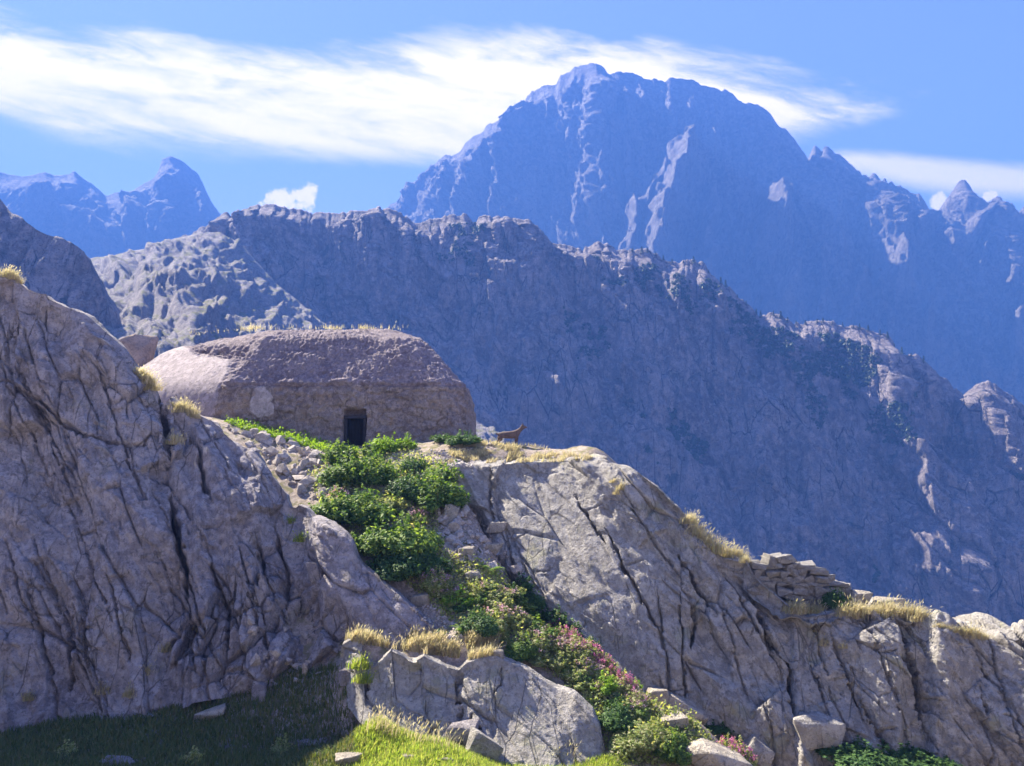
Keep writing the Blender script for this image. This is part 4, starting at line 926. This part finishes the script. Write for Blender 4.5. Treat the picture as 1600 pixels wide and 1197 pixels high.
boulder(242, 1146, 26, (1.2, 0.8, 0.35), 'flat pale stone in the shaded meadow near the cliff', 418, mat='rock', sink=0.45)
boulder(185, 1194, 44, (1.3, 0.7, 0.4), 'flat pale stone at the bottom edge of the shaded meadow', 419, mat='rock', sink=0.45)
boulder(352, 1188, 26, (1.4, 0.8, 0.3), 'thin white stone at the bottom of the shaded meadow', 420, mat='rock', sink=0.45)
boulder(358, 1170, 16, (1.2, 0.9, 0.5), 'tiny white stone in the shaded meadow right of the tan wedge', 421, mat='rock', sink=0.45)
boulder(482, 1160, 40, (1.5, 0.7, 0.25), 'thin flat stone in the shaded meadow left of the low slab', 422, mat='rock', sink=0.45)
boulder(405, 1090, 32, (0.8, 0.7, 1.3), 'upright block at the meadow edge below the left cliff', 423, mat='rock', n=10)
boulder(540, 1060, 30, (0.9, 0.8, 1.0), 'shaded block between the left cliff and the low slab', 424, mat='rock')
boulder(205, 1190, 30, (1.6, 0.7, 0.3), 'long low stone sunk in the shaded meadow grass', 425, mat='rock', sink=0.45)
boulder(640, 1188, 22, (1.2, 0.8, 0.7), 'small grey stone in the bright grass below the low slab', 426)
boulder(694, 1192, 22, (1.3, 0.8, 0.6), 'small white-topped stone in the bright grass at the bottom edge', 427)
boulder(545, 1192, 40, (1.2, 0.8, 0.6), 'grey stone at the bottom edge where shade meets bright grass', 428)
boulder(1345, 938, 34, (1.2, 0.8, 0.8), 'round pale boulder on the ledge right of the dry stone wall', 429, Y=28.4)
boulder(1385, 944, 36, (1.4, 0.8, 0.5), 'flat pale boulder on the ledge above the long grass', 430, Y=28.4)
boulder(490, 905, 34, (0.7, 0.6, 1.5), 'slanting grey block in the shaded corner of the left cliff', 431, mat='rock', tilt=(0, -0.35), n=10)

def small_rubble(name, polys, lo, hi, seed, label):
    g = rg_(seed); VV = []; FF = []; off = 0
    src = []
    for m_ in STN:
        m_.calc_loop_triangles(); src.append((np.array([v.co[:] for v in m_.vertices]), np.array([t_.vertices[:] for t_ in m_.loop_triangles])))
    for poly_, n_ in polys:
        P_, N_ = sample_poly(poly_, n_, g)
        for p in P_:
            v, f = src[g.randint(len(src))]; q_, _ = np.linalg.qr(g.normal(size=(3, 3)))
            VV.append((v @ q_) * (lo + (hi - lo) * g.rand() ** 2) + p); FF.append(f + off); off += len(v)
    return tag(obj(name, mesh_np(name, np.concatenate(VV), np.concatenate(FF), False), M['stone']), label, 'rubble', kind='stuff')
small_rubble('rubble', [([(350, 666), (400, 674), (470, 694), (520, 712), (530, 770), (500, 790), (462, 765), (400, 705)], 480), ([(684, 800), (740, 796), (775, 840), (815, 900), (770, 905), (700, 880), (676, 850)], 300), ([(600, 708), (740, 700), (740, 728), (690, 735), (610, 738)], 420), ([(660, 930), (740, 1000), (690, 1000), (640, 950)], 120)], 0.07, 0.26, 333, 'small stone rubble between the bigger stones of the gully')
def block_mesh(seed, jit=0.2):
    g = rg_(seed); bm = bmesh.new()
    for x in (-.5, .5):
        for y in (-.5, .5):
            for z in (-.5, .5): bm.verts.new(np.array([x, y, z]) + g.uniform(-jit, jit, 3))
    for _ in range(4): bm.verts.new(unit(g.normal(size=3)) * 0.62)
    r = bmesh.ops.convex_hull(bm, input=bm.verts)
    dead = [e for e in r['geom_interior'] + r['geom_unused'] if isinstance(e, bmesh.types.BMVert)]
    bmesh.ops.delete(bm, geom=list(set(dead)), context='VERTS')
    me = bpy.data.meshes.new('stone'); bm.to_mesh(me); bm.free(); me.materials.append(M['rock_r']); return me
WST = [block_mesh(460 + i) for i in range(8)]
# dry stone wall on the right-hand ledge
dw = empty('dry_stone_wall', tuple(unproj(1250, 955, 28.75)))
tag(dw, 'low dry stone wall of stacked grey stones on the right ledge', 'wall')
g = rg_(77); ori = np.array(dw.location)
x_a, x_b = unproj(1178, 900, 28.8)[0], unproj(1314, 900, 28.8)[0]
ztop = lambda x: np.interp(x, [unproj(p, 900, 28.8)[0] for p in (1178, 1200, 1225, 1260, 1285, 1300, 1316)], [unproj(1250, y, 28.8)[2] for y in (878, 872, 872, 884, 890, 898, 915)])
for layer in (0, 1):
    z = ori[2] - 0.35; c_ = 0
    while z < ori[2] + 2.2:
        hgt = g.uniform(0.15, 0.30); x = x_a + g.uniform(-0.2, 0.1)
        while x < x_b:
            wd_ = g.uniform(0.25, 0.62)
            if z + hgt * 0.6 < ztop(x + wd_ / 2):
                o = obj('stone', WST[g.randint(len(WST))], None, dw); o.scale = (wd_ * 1.0, 0.5, hgt * 1.05)
                o.location = (x + wd_ / 2 - ori[0], layer * 0.42 + g.uniform(-0.06, 0.06) + 0.02, z + hgt / 2 - ori[2]); o.rotation_euler = (g.normal(0, 0.12), g.normal(0, 0.16), g.normal(0, 0.2) + (math.pi if g.rand() < .5 else 0))
            x += wd_
        z += hgt

# ================================================================== grass
def stuff(name, V, Fc, mat, label, cat): return tag(obj(name, mesh_np(name, V, Fc, False), mat), label, cat, kind='stuff')
g = rg_(501)
X = g.uniform(-19, -1.5, 90000); Y = g.uniform(18.5, 26.2, 90000); Z = ground_z(X, Y)
Pm = np.stack([X, Y, Z - 0.02], 1); qx, qy = proj(Pm)
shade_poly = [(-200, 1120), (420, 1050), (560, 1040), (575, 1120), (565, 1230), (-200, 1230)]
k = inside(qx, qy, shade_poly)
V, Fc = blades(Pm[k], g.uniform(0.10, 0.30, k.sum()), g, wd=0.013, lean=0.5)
stuff('shade_toned_meadow_grass', V, Fc, M['shade_toned_grass'], 'short meadow grass coloured dark for the shade of the left cliff', 'grass')
k2 = inside(qx, qy, [(575, 1095), (640, 1140), (720, 1160), (800, 1190), (960, 1200), (960, 1240), (560, 1240)])
X = g.uniform(-4.5, 3.5, 70000); Y = g.uniform(19.5, 23.8, 70000); Z = ground_z(X, Y); Pm = np.stack([X, Y, Z - 0.02], 1); qx, qy = proj(Pm)
k2 = inside(qx, qy, [(560, 1100), (640, 1130), (720, 1150), (800, 1175), (960, 1190), (1010, 1240), (545, 1240)])
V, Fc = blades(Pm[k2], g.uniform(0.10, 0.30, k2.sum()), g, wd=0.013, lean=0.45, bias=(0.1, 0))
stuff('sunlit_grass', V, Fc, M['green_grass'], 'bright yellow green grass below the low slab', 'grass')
Pt, _ = sample_poly([(575, 1125), (640, 1148), (760, 1172), (900, 1190), (900, 1205), (700, 1180), (570, 1150)], 900, g, GND)
V, Fc = blades(Pt, g.uniform(0.35, 0.6, len(Pt)), g, wd=0.008, lean=0.35, bias=(0.2, 0), seeds=0.8)
stuff('seeding_grass', V, Fc, M['dry_grass'], 'tall brown seeding grass along the foot of the low slab', 'grass')
Pt, _ = sample_poly([(535, 1000), (565, 992), (780, 1000), (775, 1024), (735, 1032), (660, 1022), (610, 1014), (560, 1006)], 7000, g)
Pt = Pt[fbm(Pt, 1.3, 2, 44) > -0.22]
V, Fc = blades(Pt, g.uniform(0.14, 0.40, len(Pt)), g, wd=0.010, lean=0.4, bias=(0.2, -0.05), seeds=0.12)
stuff('slab_top_grass', V, Fc, M['dry_grass'], 'golden dry grass on top of the low slab', 'grass')
Pt, _ = sample_poly([(700, 700), (745, 688), (800, 690), (900, 712), (940, 716), (900, 722), (760, 724), (700, 724)], 9000, g, up=0.3)
Pt = Pt[fbm(Pt, 1.1, 3, 45) > -0.02]
V, Fc = blades(Pt, g.uniform(0.06, 0.24, len(Pt)), g, wd=0.010, lean=0.6, bias=(0.15, 0))
stuff('terrace_grass', V, Fc, M['dry_grass'], 'short straw coloured grass on the terrace around the chamois', 'grass')
Pt, _ = sample_poly([(348, 658), (400, 664), (470, 682), (525, 700), (560, 704), (560, 712), (510, 708), (450, 692), (380, 672)], 5000, g)
V, Fc = leaf_quads(Pt + np.abs(g.normal(0, 0.12, (len(Pt), 1))) * np.array([[0, 0, 1]]), g.normal(size=(len(Pt), 3)) + np.array([0, 0, 1]), np.full(len(Pt), 0.06), g)
stuff('nettle_strip', V, Fc, M['fern'], 'bright green leafy weeds along the foot of the bunker wall', 'ground cover')
# roof grass of the bunker
tx = g.uniform(-16, -5.2, 2600); tyy = 41.0 + np.abs(g.normal(0, 0.5, 2600)); pr = g.rand(2600) < 0.06 + 0.6 * (np.sin(tx * 2.3) * np.sin(tx * 0.9 + 1) > 0.35)
tx, tyy = tx[pr], tyy[pr]; tz = np.full(len(tx), BZT - 0.03) - np.clip(-12.6 - tx, 0, 9) * 0.085
V, Fc = blades(np.stack([tx, tyy, tz], 1), g.uniform(0.05, 0.26, len(tx)), g, wd=0.012, lean=0.5, seeds=0.1)
stuff('roof_grass', V, Fc, M['dry_grass'], 'thin dry grass growing along the bunker roof edge', 'grass')
# low herbs covering the gully floor
GULLY = [(480, 745), (540, 710), (640, 705), (720, 735), (690, 790), (680, 860), (780, 890), (880, 960), (960, 1040), (1080, 1120), (1140, 1197), (960, 1197), (900, 1080), (800, 1020), (700, 970), (640, 920), (560, 840), (500, 790)]
Pt, Nt = sample_poly(GULLY, 36000, g, GND)
Pt = Pt + np.abs(g.normal(0, 0.13, (len(Pt), 1))) * np.array([[0, 0, 1]])
V, Fc = leaf_quads(Pt, g.normal(size=(len(Pt), 3)) + np.array([0, 0, 1.0]), np.full(len(Pt), 0.05), g)
stuff('gully_herbs', V, Fc, M['leaf_pale'], 'low mixed herbs covering the gully floor', 'ground cover')

# grass tufts on the ledges
TUFT = []
for i in range(5):
    gg = rg_(520 + i); n_ = 330
    b0 = np.clip(gg.normal(0, 0.13, (n_, 3)), -0.26, 0.26) * np.array([1.25, 0.8, 0]); hh_ = gg.uniform(0.10, 0.5, n_) * np.exp(-(b0[:, 0] ** 2) / 0.16) + 0.05; b0[:, 2] = -0.08
    V, Fc = blades(b0, hh_, gg, wd=0.008, lean=0.5, bias=(0.25, -0.05), seeds=0.15)
    TUFT.append(mesh_np('grass_tuft', V, Fc, False))
TUFT_G = [m_.copy() for m_ in TUFT]
for a in TUFT: a.materials.append(M['dry_grass'])
for a in TUFT_G: a.materials.append(M['green_grass'])
def tuft(px, py, sc, label, group=None, green=False, i=0, trees=NEAR):
    for dy in (0, 4, 8, 13, 19, 26):
        h = hit(px, py + dy, trees)
        if h is not None and h[2] < 36.5: break
    if h is None: return
    o = obj('grass_tuft', (TUFT_G if green else TUFT)[i % 5]); o.location = h[0] + Vector((0, 0.05, -0.02)); o.scale = (sc, sc, sc * rnd.uniform(0.8, 1.1)); o.rotation_euler = (0, 0, rnd.uniform(-0.6, 0.6))
    return tag(o, label, 'grass', group)
for i, (px, py, sc) in enumerate([(8, 430, 1.0), (18, 433, 0.9), (28, 440, 0.6)]): tuft(px, py, sc, 'dry tuft on the top left corner of the left cliff, %s from the left' % nth(i), 'tufts on the left cliff corner', i=i)
for i, (px, py, sc) in enumerate([(214, 584, 1.0), (220, 590, 1.1), (227, 596, 1.25), (236, 606, 1.1)]): tuft(px, py, sc, 'golden tuft on the cliff edge before the bunker plaster, %s from the left' % nth(i), 'golden tufts before the bunker plaster', i=i)
for i, (px, py, sc) in enumerate([(276, 636, 0.9), (284, 640, 1.1), (294, 646, 1.0), (302, 650, 0.8)]): tuft(px, py, sc, 'golden tuft on the cliff edge just above the dark cleft, %s from the left' % nth(i), 'golden tufts above the dark cleft', i=i)
tuft(272, 690, 1.0, 'brown tuft hanging inside the dark cleft of the left cliff', i=2)
tuft(474, 842, 1.1, 'pale tuft on the left slab below its broken top block', green=True, i=3)
tuft(452, 815, 0.7, 'small dull tuft in the shaded corner above the left slab', green=True, i=1)
for i, (px, py, sc) in enumerate([(556, 850, 1.2), (565, 856, 1.3), (574, 860, 1.5), (586, 864, 1.3)]): tuft(px, py, sc, 'yellow green tuft between the left slab edge and the shrubs, %s from the left' % nth(i), 'yellow green tufts beside the left slab', True, i)
for i, (px, py, sc) in enumerate([(1076, 810, 1.0), (1084, 822, 1.2), (1092, 836, 1.2), (1104, 846, 1.2), (1116, 856, 1.3), (1128, 864, 1.2), (1142, 868, 1.1), (1156, 870, 0.8), (1164, 872, 0.7)]): tuft(px, py, sc, 'pale gold tuft, %s down the sloping crest of the right cliff' % nth(i), 'tufts on the right cliff crest', i=i)
for i, (px, py, sc) in enumerate([(1236, 938, 1.0), (1246, 946, 1.2), (1258, 954, 1.3), (1268, 958, 1.0), (1278, 958, 0.9)]): tuft(px, py, sc, 'golden tuft on the ledge in front of the dry stone wall, %s from the left' % nth(i), 'tufts before the dry stone wall', i=i)
for i in range(15): tuft(1316 + i * 9, 957 + (3 if i > 9 else 0) + rnd.uniform(-3, 5), rnd.uniform(0.5, 1.3), 'golden tuft, %s from the wall in the long row right of it' % nth(i), 'tufts in the row right of the wall', i=i)
for i in range(9): tuft(1466 + i * 9, 978 + i * 2.4, rnd.uniform(0.4, 1.0), 'straw tuft, %s from the left on the crest near the right edge' % nth(i), 'tufts near the right edge', i=i)
for i, (px, py, sc) in enumerate([(1270, 985, 0.7), (1290, 1005, 0.7), (1320, 1010, 0.6)]): tuft(px, py, sc, 'small hanging tuft on the right cliff below the wall, %s from the left' % nth(i), 'hanging tufts below the wall', i=i)
for i, (px, py, sc) in enumerate([(960, 752, 0.6), (972, 762, 0.7), (966, 770, 0.6)]): tuft(px, py, sc, 'small straw tuft in a hollow on top of the right slab, %s from the top' % nth(i), 'tufts in the slab hollow', i=i)
for i, (px, py, sc) in enumerate([(40, 1090, 0.8), (160, 1080, 0.8), (205, 1085, 0.8), (228, 1050, 0.9), (255, 1015, 0.7), (300, 985, 0.7)]): tuft(px, py, sc, 'dull brown tuft in a shaded crevice low on the left cliff, %s from the left' % nth(i), 'tufts low on the left cliff', i=i)
for i, (px, py, sc) in enumerate([(560, 1040, 1.0), (566, 1062, 0.9)]): tuft(px, py, sc, '%s drooping tuft in the groove at the left end of the low slab' % ('upper', 'lower')[i], 'tufts in the low slab groove', True, i)

# ================================================================== leafy plants
BUSH = []
for i, (wx, wy, h_, lo_, n_, lf) in enumerate([(2.2, 1.6, 1.1, 16, 5200, 0.055), (2.0, 1.5, 0.9, 14, 4600, 0.05), (1.5, 1.3, 1.0, 11, 3600, 0.05), (1.0, 0.9, 0.7, 8, 1700, 0.045), (0.8, 0.8, 0.6, 6, 1200, 0.045)]):
    gg = rg_(600 + i); BUSH.append((bush_mesh('foliage', gg, wx, wy, h_, lo_, n_, lf), stems_mesh('stems', gg, wx, wy, h_, 14), wx, wy, h_))
VAR = {}
def plant(name, px, py, wpx, bi, mat, label, cat='shrub', group=None, flower=None, nheads=14, p=None, yaw=None, hs=1.0, trees=GND):
    if p is None:
        h = hit(px, py, trees)
        if h is None: return
        p = h[0]
    fm, sm, wx, wy, h_ = BUSH[bi]; s = wpx * p.y / F_PX / wx
    root = empty(name, (p.x, p.y, p.z - 0.04), yaw if yaw is not None else rnd.uniform(0, 6.28), (s, s, s * hs * 0.8))
    def var(key, make):
        if key not in VAR: VAR[key] = make()
        return VAR[key]
    def mk(src, m_):
        c = src.copy(); c.materials.clear(); c.materials.append(M[m_]); return c
    obj('foliage', var((bi, mat), lambda: mk(fm, mat)), None, root)
    obj('stems', var((bi, 's'), lambda: mk(sm, 'stem')), None, root)
    if flower:
        fl_ = obj('flowers', var((bi, flower, nheads), lambda: mk(flowers_mesh('flowers', rg_(650 + bi + nheads), wx * 0.9, wy * 0.9, h_, nheads, 13, 0.027), flower)), None, root); tag(fl_, kind='stuff')
    return tag(root, label, cat, group)
plant('shrub', 566, 758, 116, 0, 'leaf', 'large bright green shrub directly below the bunker doorway', yaw=0.2)
plant('shrub', 530, 726, 60, 2, 'leaf', 'green shrub left of the doorway at the top of the rubble heap', yaw=1.0)
plant('shrub', 604, 708, 50, 3, 'fern', 'small yellow green shrub against the wall right of the doorway')
plant('shrub', 632, 702, 34, 4, 'fern', 'tiny yellow green shrub right of the doorway, farthest from it')
plant('shrub', 580, 712, 34, 4, 'leaf', 'tiny green shrub at the right door post')
plant('shrub', 724, 694, 70, 1, 'leaf_dark', 'dark shrub at the right corner of the bunker', hs=0.7)
plant('shrub', 690, 690, 40, 3, 'leaf_dark', 'small dark shrub at the wall left of the bunker corner', hs=0.6)
plant('shrub', 550, 820, 140, 0, 'leaf', 'wide green shrub above the left slab edge', yaw=0.0, hs=0.9)
plant('shrub', 620, 866, 140, 1, 'leaf', 'broad shrub with sunlit top in the middle of the gully', yaw=0.1)
plant('shrub', 650, 900, 110, 0, 'leaf_dark', 'shrub with leaves coloured dark for shade below the broad one in the gully', yaw=0.6, hs=0.9)  # dark leaf colour stands in for the shaded lower growth
plant('shrub', 605, 905, 70, 2, 'leaf_dark', 'dark shrub beside the left slab edge above the flowers')
plant('shrub', 684, 796, 84, 2, 'leaf', 'green shrub left of the right slab top', yaw=0.3)
plant('shrub', 640, 782, 70, 2, 'leaf_dark', 'dark shrub between the doorway shrub and the rubble chute')
plant('shrub', 694, 758, 60, 3, 'leaf', 'small leafy shrub against the right slab corner')
plant('shrub', 646, 738, 44, 3, 'leaf_dark', 'small dark shrub on the terrace edge')
plant('flowering_shrub', 612, 800, 50, 3, 'leaf_pale', 'pale leafy herb between two large gully shrubs', 'herb')
plant('flowering_shrub', 680, 925, 60, 2, 'leaf_pale', 'bushy plant with a dome of pink flowers beside the rubble chute', 'flower', flower='pink', nheads=34)
plant('flowering_shrub', 530, 788, 40, 4, 'leaf_pale', 'small pinkish herb at the lower end of the rubble heap', 'flower', flower='pink', nheads=14)
plant('flowering_shrub', 655, 815, 34, 4, 'leaf_pale', 'small pinkish herb among the dark shrubs by the pale boulder', 'flower', flower='pink', nheads=20)
plant('shrub', 1010, 1170, 100, 0, 'leaf_pale', 'grey green shrub below the boulder trio', yaw=0.5)
plant('shrub', 1050, 1185, 70, 2, 'leaf', 'green shrub at the bottom edge right of the grey green one')
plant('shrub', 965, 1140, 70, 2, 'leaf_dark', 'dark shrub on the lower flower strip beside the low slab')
plant('shrub', 820, 1030, 60, 2, 'leaf', 'round green shrub just above the right end of the low slab')
plant('shrub', 750, 990, 60, 2, 'leaf_dark', 'dark green shrub above the dry grass of the low slab')
for i, (px, py, wd_) in enumerate([(1320, 1185, 110), (1400, 1190, 120), (1350, 1200, 110), (1460, 1200, 90), (1120, 1140, 60), (1145, 1160, 50)]):
    plant('scrub_bush', px, py, wd_, i % 3, 'leaf_dark', hs=0.55, label='dark scrub bush at the foot of the right cliff, %s counted from its right end' % nth([3, 1, 2, 0, 5, 4][i]), cat='shrub', group='dark scrub at the foot of the right cliff', trees=NEAR)
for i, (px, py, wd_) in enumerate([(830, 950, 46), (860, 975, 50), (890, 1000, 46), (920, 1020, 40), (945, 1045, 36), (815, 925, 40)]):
    plant('scrub_bush', px, py, wd_, 2 + i % 3, 'leaf_dark', 'herb coloured dark for the shadow along the right slab base, %s from the top' % nth([1, 2, 3, 4, 5, 0][i]), 'herb', 'dark herbs along the right slab base', trees=NEAR)  # shade under the slab put into the dark leaf colour
plant('shrub', 1304, 945, 50, 2, 'leaf_dark', 'dark bush on the ledge just right of the dry stone wall', trees=NEAR, p=Vector(unproj(1304, 952, 28.25)))
# the flower strip
STRIP = [(690, 935), (740, 910), (800, 915), (880, 985), (950, 1050), (1000, 1090), (1010, 1140), (930, 1090), (850, 1040), (760, 985)]
g = rg_(700); Pt, _ = sample_poly(STRIP, 92, g, GND); Pt = Pt[np.argsort(proj(Pt)[1])]; KN = {}
kinds = [('leaf_pale', None, 'pale herb, %s of its kind from the top of the flower strip', 'pale herbs in the flower strip', 'herb', 'leafy_herb'), ('leaf', None, 'fresh green herb, %s of its kind from the top of the flower strip', 'green herbs in the flower strip', 'herb', 'leafy_herb'),
         ('leaf_dark', None, 'dark green herb, %s of its kind from the top of the flower strip', 'dark herbs in the flower strip', 'herb', 'leafy_herb'), ('leaf_pale', 'pink', 'pink flowering herb, %s of its kind from the top of the flower strip', 'pink herbs in the flower strip', 'flower', 'flowering_herb'), ('fern', None, 'yellow green herb, %s of its kind from the top of the flower strip', 'yellow green herbs in the flower strip', 'herb', 'leafy_herb')]
for i, p in enumerate(Pt):
    kd = kinds[g.choice(5, p=[.34, .12, .08, .38, .08])]; KN[kd[2]] = KN.get(kd[2], -1) + 1
    plant(kd[5], 0, 0, g.uniform(26, 50), 4 - (i % 3 == 0), kd[0], kd[2] % nth(KN[kd[2]]), kd[4], kd[3], kd[1], 15, p=Vector(p), hs=g.uniform(0.55, 1.0))
for i, (px, py) in enumerate([(868, 985), (880, 996), (893, 1004), (905, 1014), (918, 1022), (930, 1030), (938, 1036), (948, 1042), (960, 1056), (972, 1064), (980, 1072), (988, 1080), (1135, 1172), (1150, 1180), (1165, 1192)]):
    plant('flowering_herb', px, py + 8, g.uniform(22, 34), 4, 'leaf_pale', 'magenta flowering herb, %s from the top along the shaded edge under the right slab' % nth(i), 'flower', 'magenta herbs under the right slab', 'magenta', 14, hs=1.4, trees=NEAR)
# ferns and yellow plants
def fern_mesh(seed, fr=14, L=0.8):
    gg = rg_(seed); V = []; Fc = []
    for i in range(fr):
        a = 2 * np.pi * i / fr + gg.normal(0, 0.2); dr = np.array([math.cos(a), math.sin(a), 0]); sd_ = np.array([-math.sin(a), math.cos(a), 0]); l_ = L * gg.uniform(0.7, 1.1)
        up_ = gg.uniform(0.55, 1.0)
        for k in range(13):
            t_ = (k + 1) / 13; c = dr * l_ * t_ * 0.85 + np.array([0, 0, l_ * (up_ * t_ * 1.25 - 0.75 * t_ * t_)]); wl = 0.17 * l_ * math.sin(math.pi * min(1, t_ * 0.9 + 0.08)) + 0.01
            for s_ in (-1, 1):
                b = len(V); V += [c, c + dr * 0.055, c + sd_ * s_ * wl + dr * 0.05 - np.array([0, 0, wl * 0.3])]; Fc.append((b, b + 1, b + 2))
    return mesh_np('fronds', np.array(V), np.array(Fc), False)
FERN = [fern_mesh(810 + i) for i in range(3)]
for m_ in FERN: m_.materials.append(M['fern'])
for i, (px, py, wpx, lab) in enumerate([(766, 892, 50, 'bright yellow green fern in the rubble chute against the slab'), (857, 990, 46, 'bright fern on the right edge of the flower strip'), (722, 985, 34, 'yellow green fern on the left side of the flower strip'), (695, 990, 30, 'small fern by the stones above the dry grass'), (943, 1185, 24, 'upright lime green fern at the bottom by the low slab'), (755, 972, 30, 'narrow bright fern in the middle of the flower strip')]):
    h = hit(px, py, GND); 
    root = empty('fern', h[0] - Vector((0, 0, 0.02)), rnd.uniform(0, 6), wpx * h[0].y / F_PX / 1.3); tag(root, lab, 'fern'); obj('fronds', FERN[i % 3], None, root)
g = rg_(830)
for i, (px, py, lab) in enumerate([(104, 1182, 'pale leafy plant alone in the shaded meadow'), (300, 1192, 'low pale plant at the bottom of the shaded meadow'), (440, 1176, 'small grey green plant in the meadow near the low slab')]):
    plant('meadow_plant', px, py, 30, 4, 'leaf_pale', lab, 'herb', hs=1.2)

# ================================================================== scrub and pines on the middle ridge
g = rg_(900); C = []
for poly_, n_ in (([(985, 650), (1060, 630), (1110, 690), (1080, 760), (1030, 750)], 260), ([(920, 400), (1100, 425), (1190, 510), (1300, 520), (1400, 560), (1450, 610), (1400, 640), (1250, 580), (1150, 540), (1050, 470), (940, 440)], 620),
                  ([(1230, 560), (1420, 620), (1440, 700), (1280, 680)], 160), ([(880, 480), (960, 520), (940, 600), (890, 560)], 70), ([(1550, 760), (1600, 740), (1600, 800), (1560, 800)], 90), ([(1300, 860), (1380, 880), (1360, 930)], 60), ([(640, 350), (760, 350), (740, 420), (660, 400)], 60)):
    Pt, _ = sample_poly(poly_, n_ * 5, g, RID)
    if len(Pt): 
        keep = fbm(Pt, 0.03, 4, 91, gain=0.65) > 0.10; C.append(Pt[keep])
C = np.concatenate(C); per = 9
cc = np.repeat(C, per, 0); sz = np.repeat(g.uniform(0.7, 2.3, len(C)), per)[:, None]
u = unit(g.normal(size=(len(cc), 3))); cc = cc + u * sz * np.array([1.0, 0.7, 0.75]) * g.rand(len(cc), 1) ** 0.4 + np.array([0, -0.3, 0.5])
V, Fc = leaf_quads(cc, u + np.array([0, 0, 0.5]), np.full(len(cc), 0.8), g, 0.7)
stuff('ridge_scrub', V, Fc, M['scrub'], 'dark green scrub clinging to the middle ridge', 'scrub')
def pine_mesh(seed):
    gg = rg_(seed); C_ = []; N_ = []
    for k in range(11):
        z = 0.9 + k * 0.45; r_ = 1.35 * (1 - k / 11.5) * gg.uniform(0.7, 1.15); n_ = 16
        a = gg.uniform(0, 6.28, n_); q = r_ * np.sqrt(gg.rand(n_)); C_.append(np.stack([np.cos(a) * q, np.sin(a) * q, z - q * 0.25 + gg.normal(0, 0.1, n_)], 1)); N_.append(np.stack([np.cos(a) * 0.5, np.sin(a) * 0.5, np.ones(n_)], 1) + gg.normal(0, 0.3, (n_, 3)))
    V, Fc = leaf_quads(np.concatenate(C_), np.concatenate(N_), np.full(176, 0.42), gg, 0.6); return mesh_np('crown', V, Fc, False)
PINE = [pine_mesh(920 + i) for i in range(3)]
for m_ in PINE: m_.materials.append(M['scrub'])
tv = np.array([(0.12 * math.cos(j * 1.257) * k, 0.12 * math.sin(j * 1.257) * k, z) for z, k in ((-0.8, 1.2), (5.0, 0.25)) for j in range(5)])
TRK = mesh_np('trunk', tv, np.array([(j, (j + 1) % 5, 5 + (j + 1) % 5, 5 + j) for j in range(5)])); TRK.materials.append(M['trunk'])
npine = -1
for i in range(34):
    px = 985 + i * 13.8 + rnd.uniform(-4, 4); py0 = np.interp(px, [a for a, b in MID], [b for a, b in MID])
    for dy in (4, 8, 14, 22):
        h = hit(px, py0 + dy, RID)
        if h: break
    if not h: continue
    npine += 1
    s = rnd.uniform(0.4, 0.95); root = empty('pine_tree', h[0] - Vector((0, 0, 0.3)), rnd.uniform(0, 6), (s * 1.2, s * 1.2, s)); tag(root, 'tiny dark pine, %s from the left on the skyline of the middle ridge' % nth(npine), 'tree', 'pines on the middle ridge skyline')
    obj('crown', PINE[i % 3], None, root); obj('trunk', TRK, None, root)
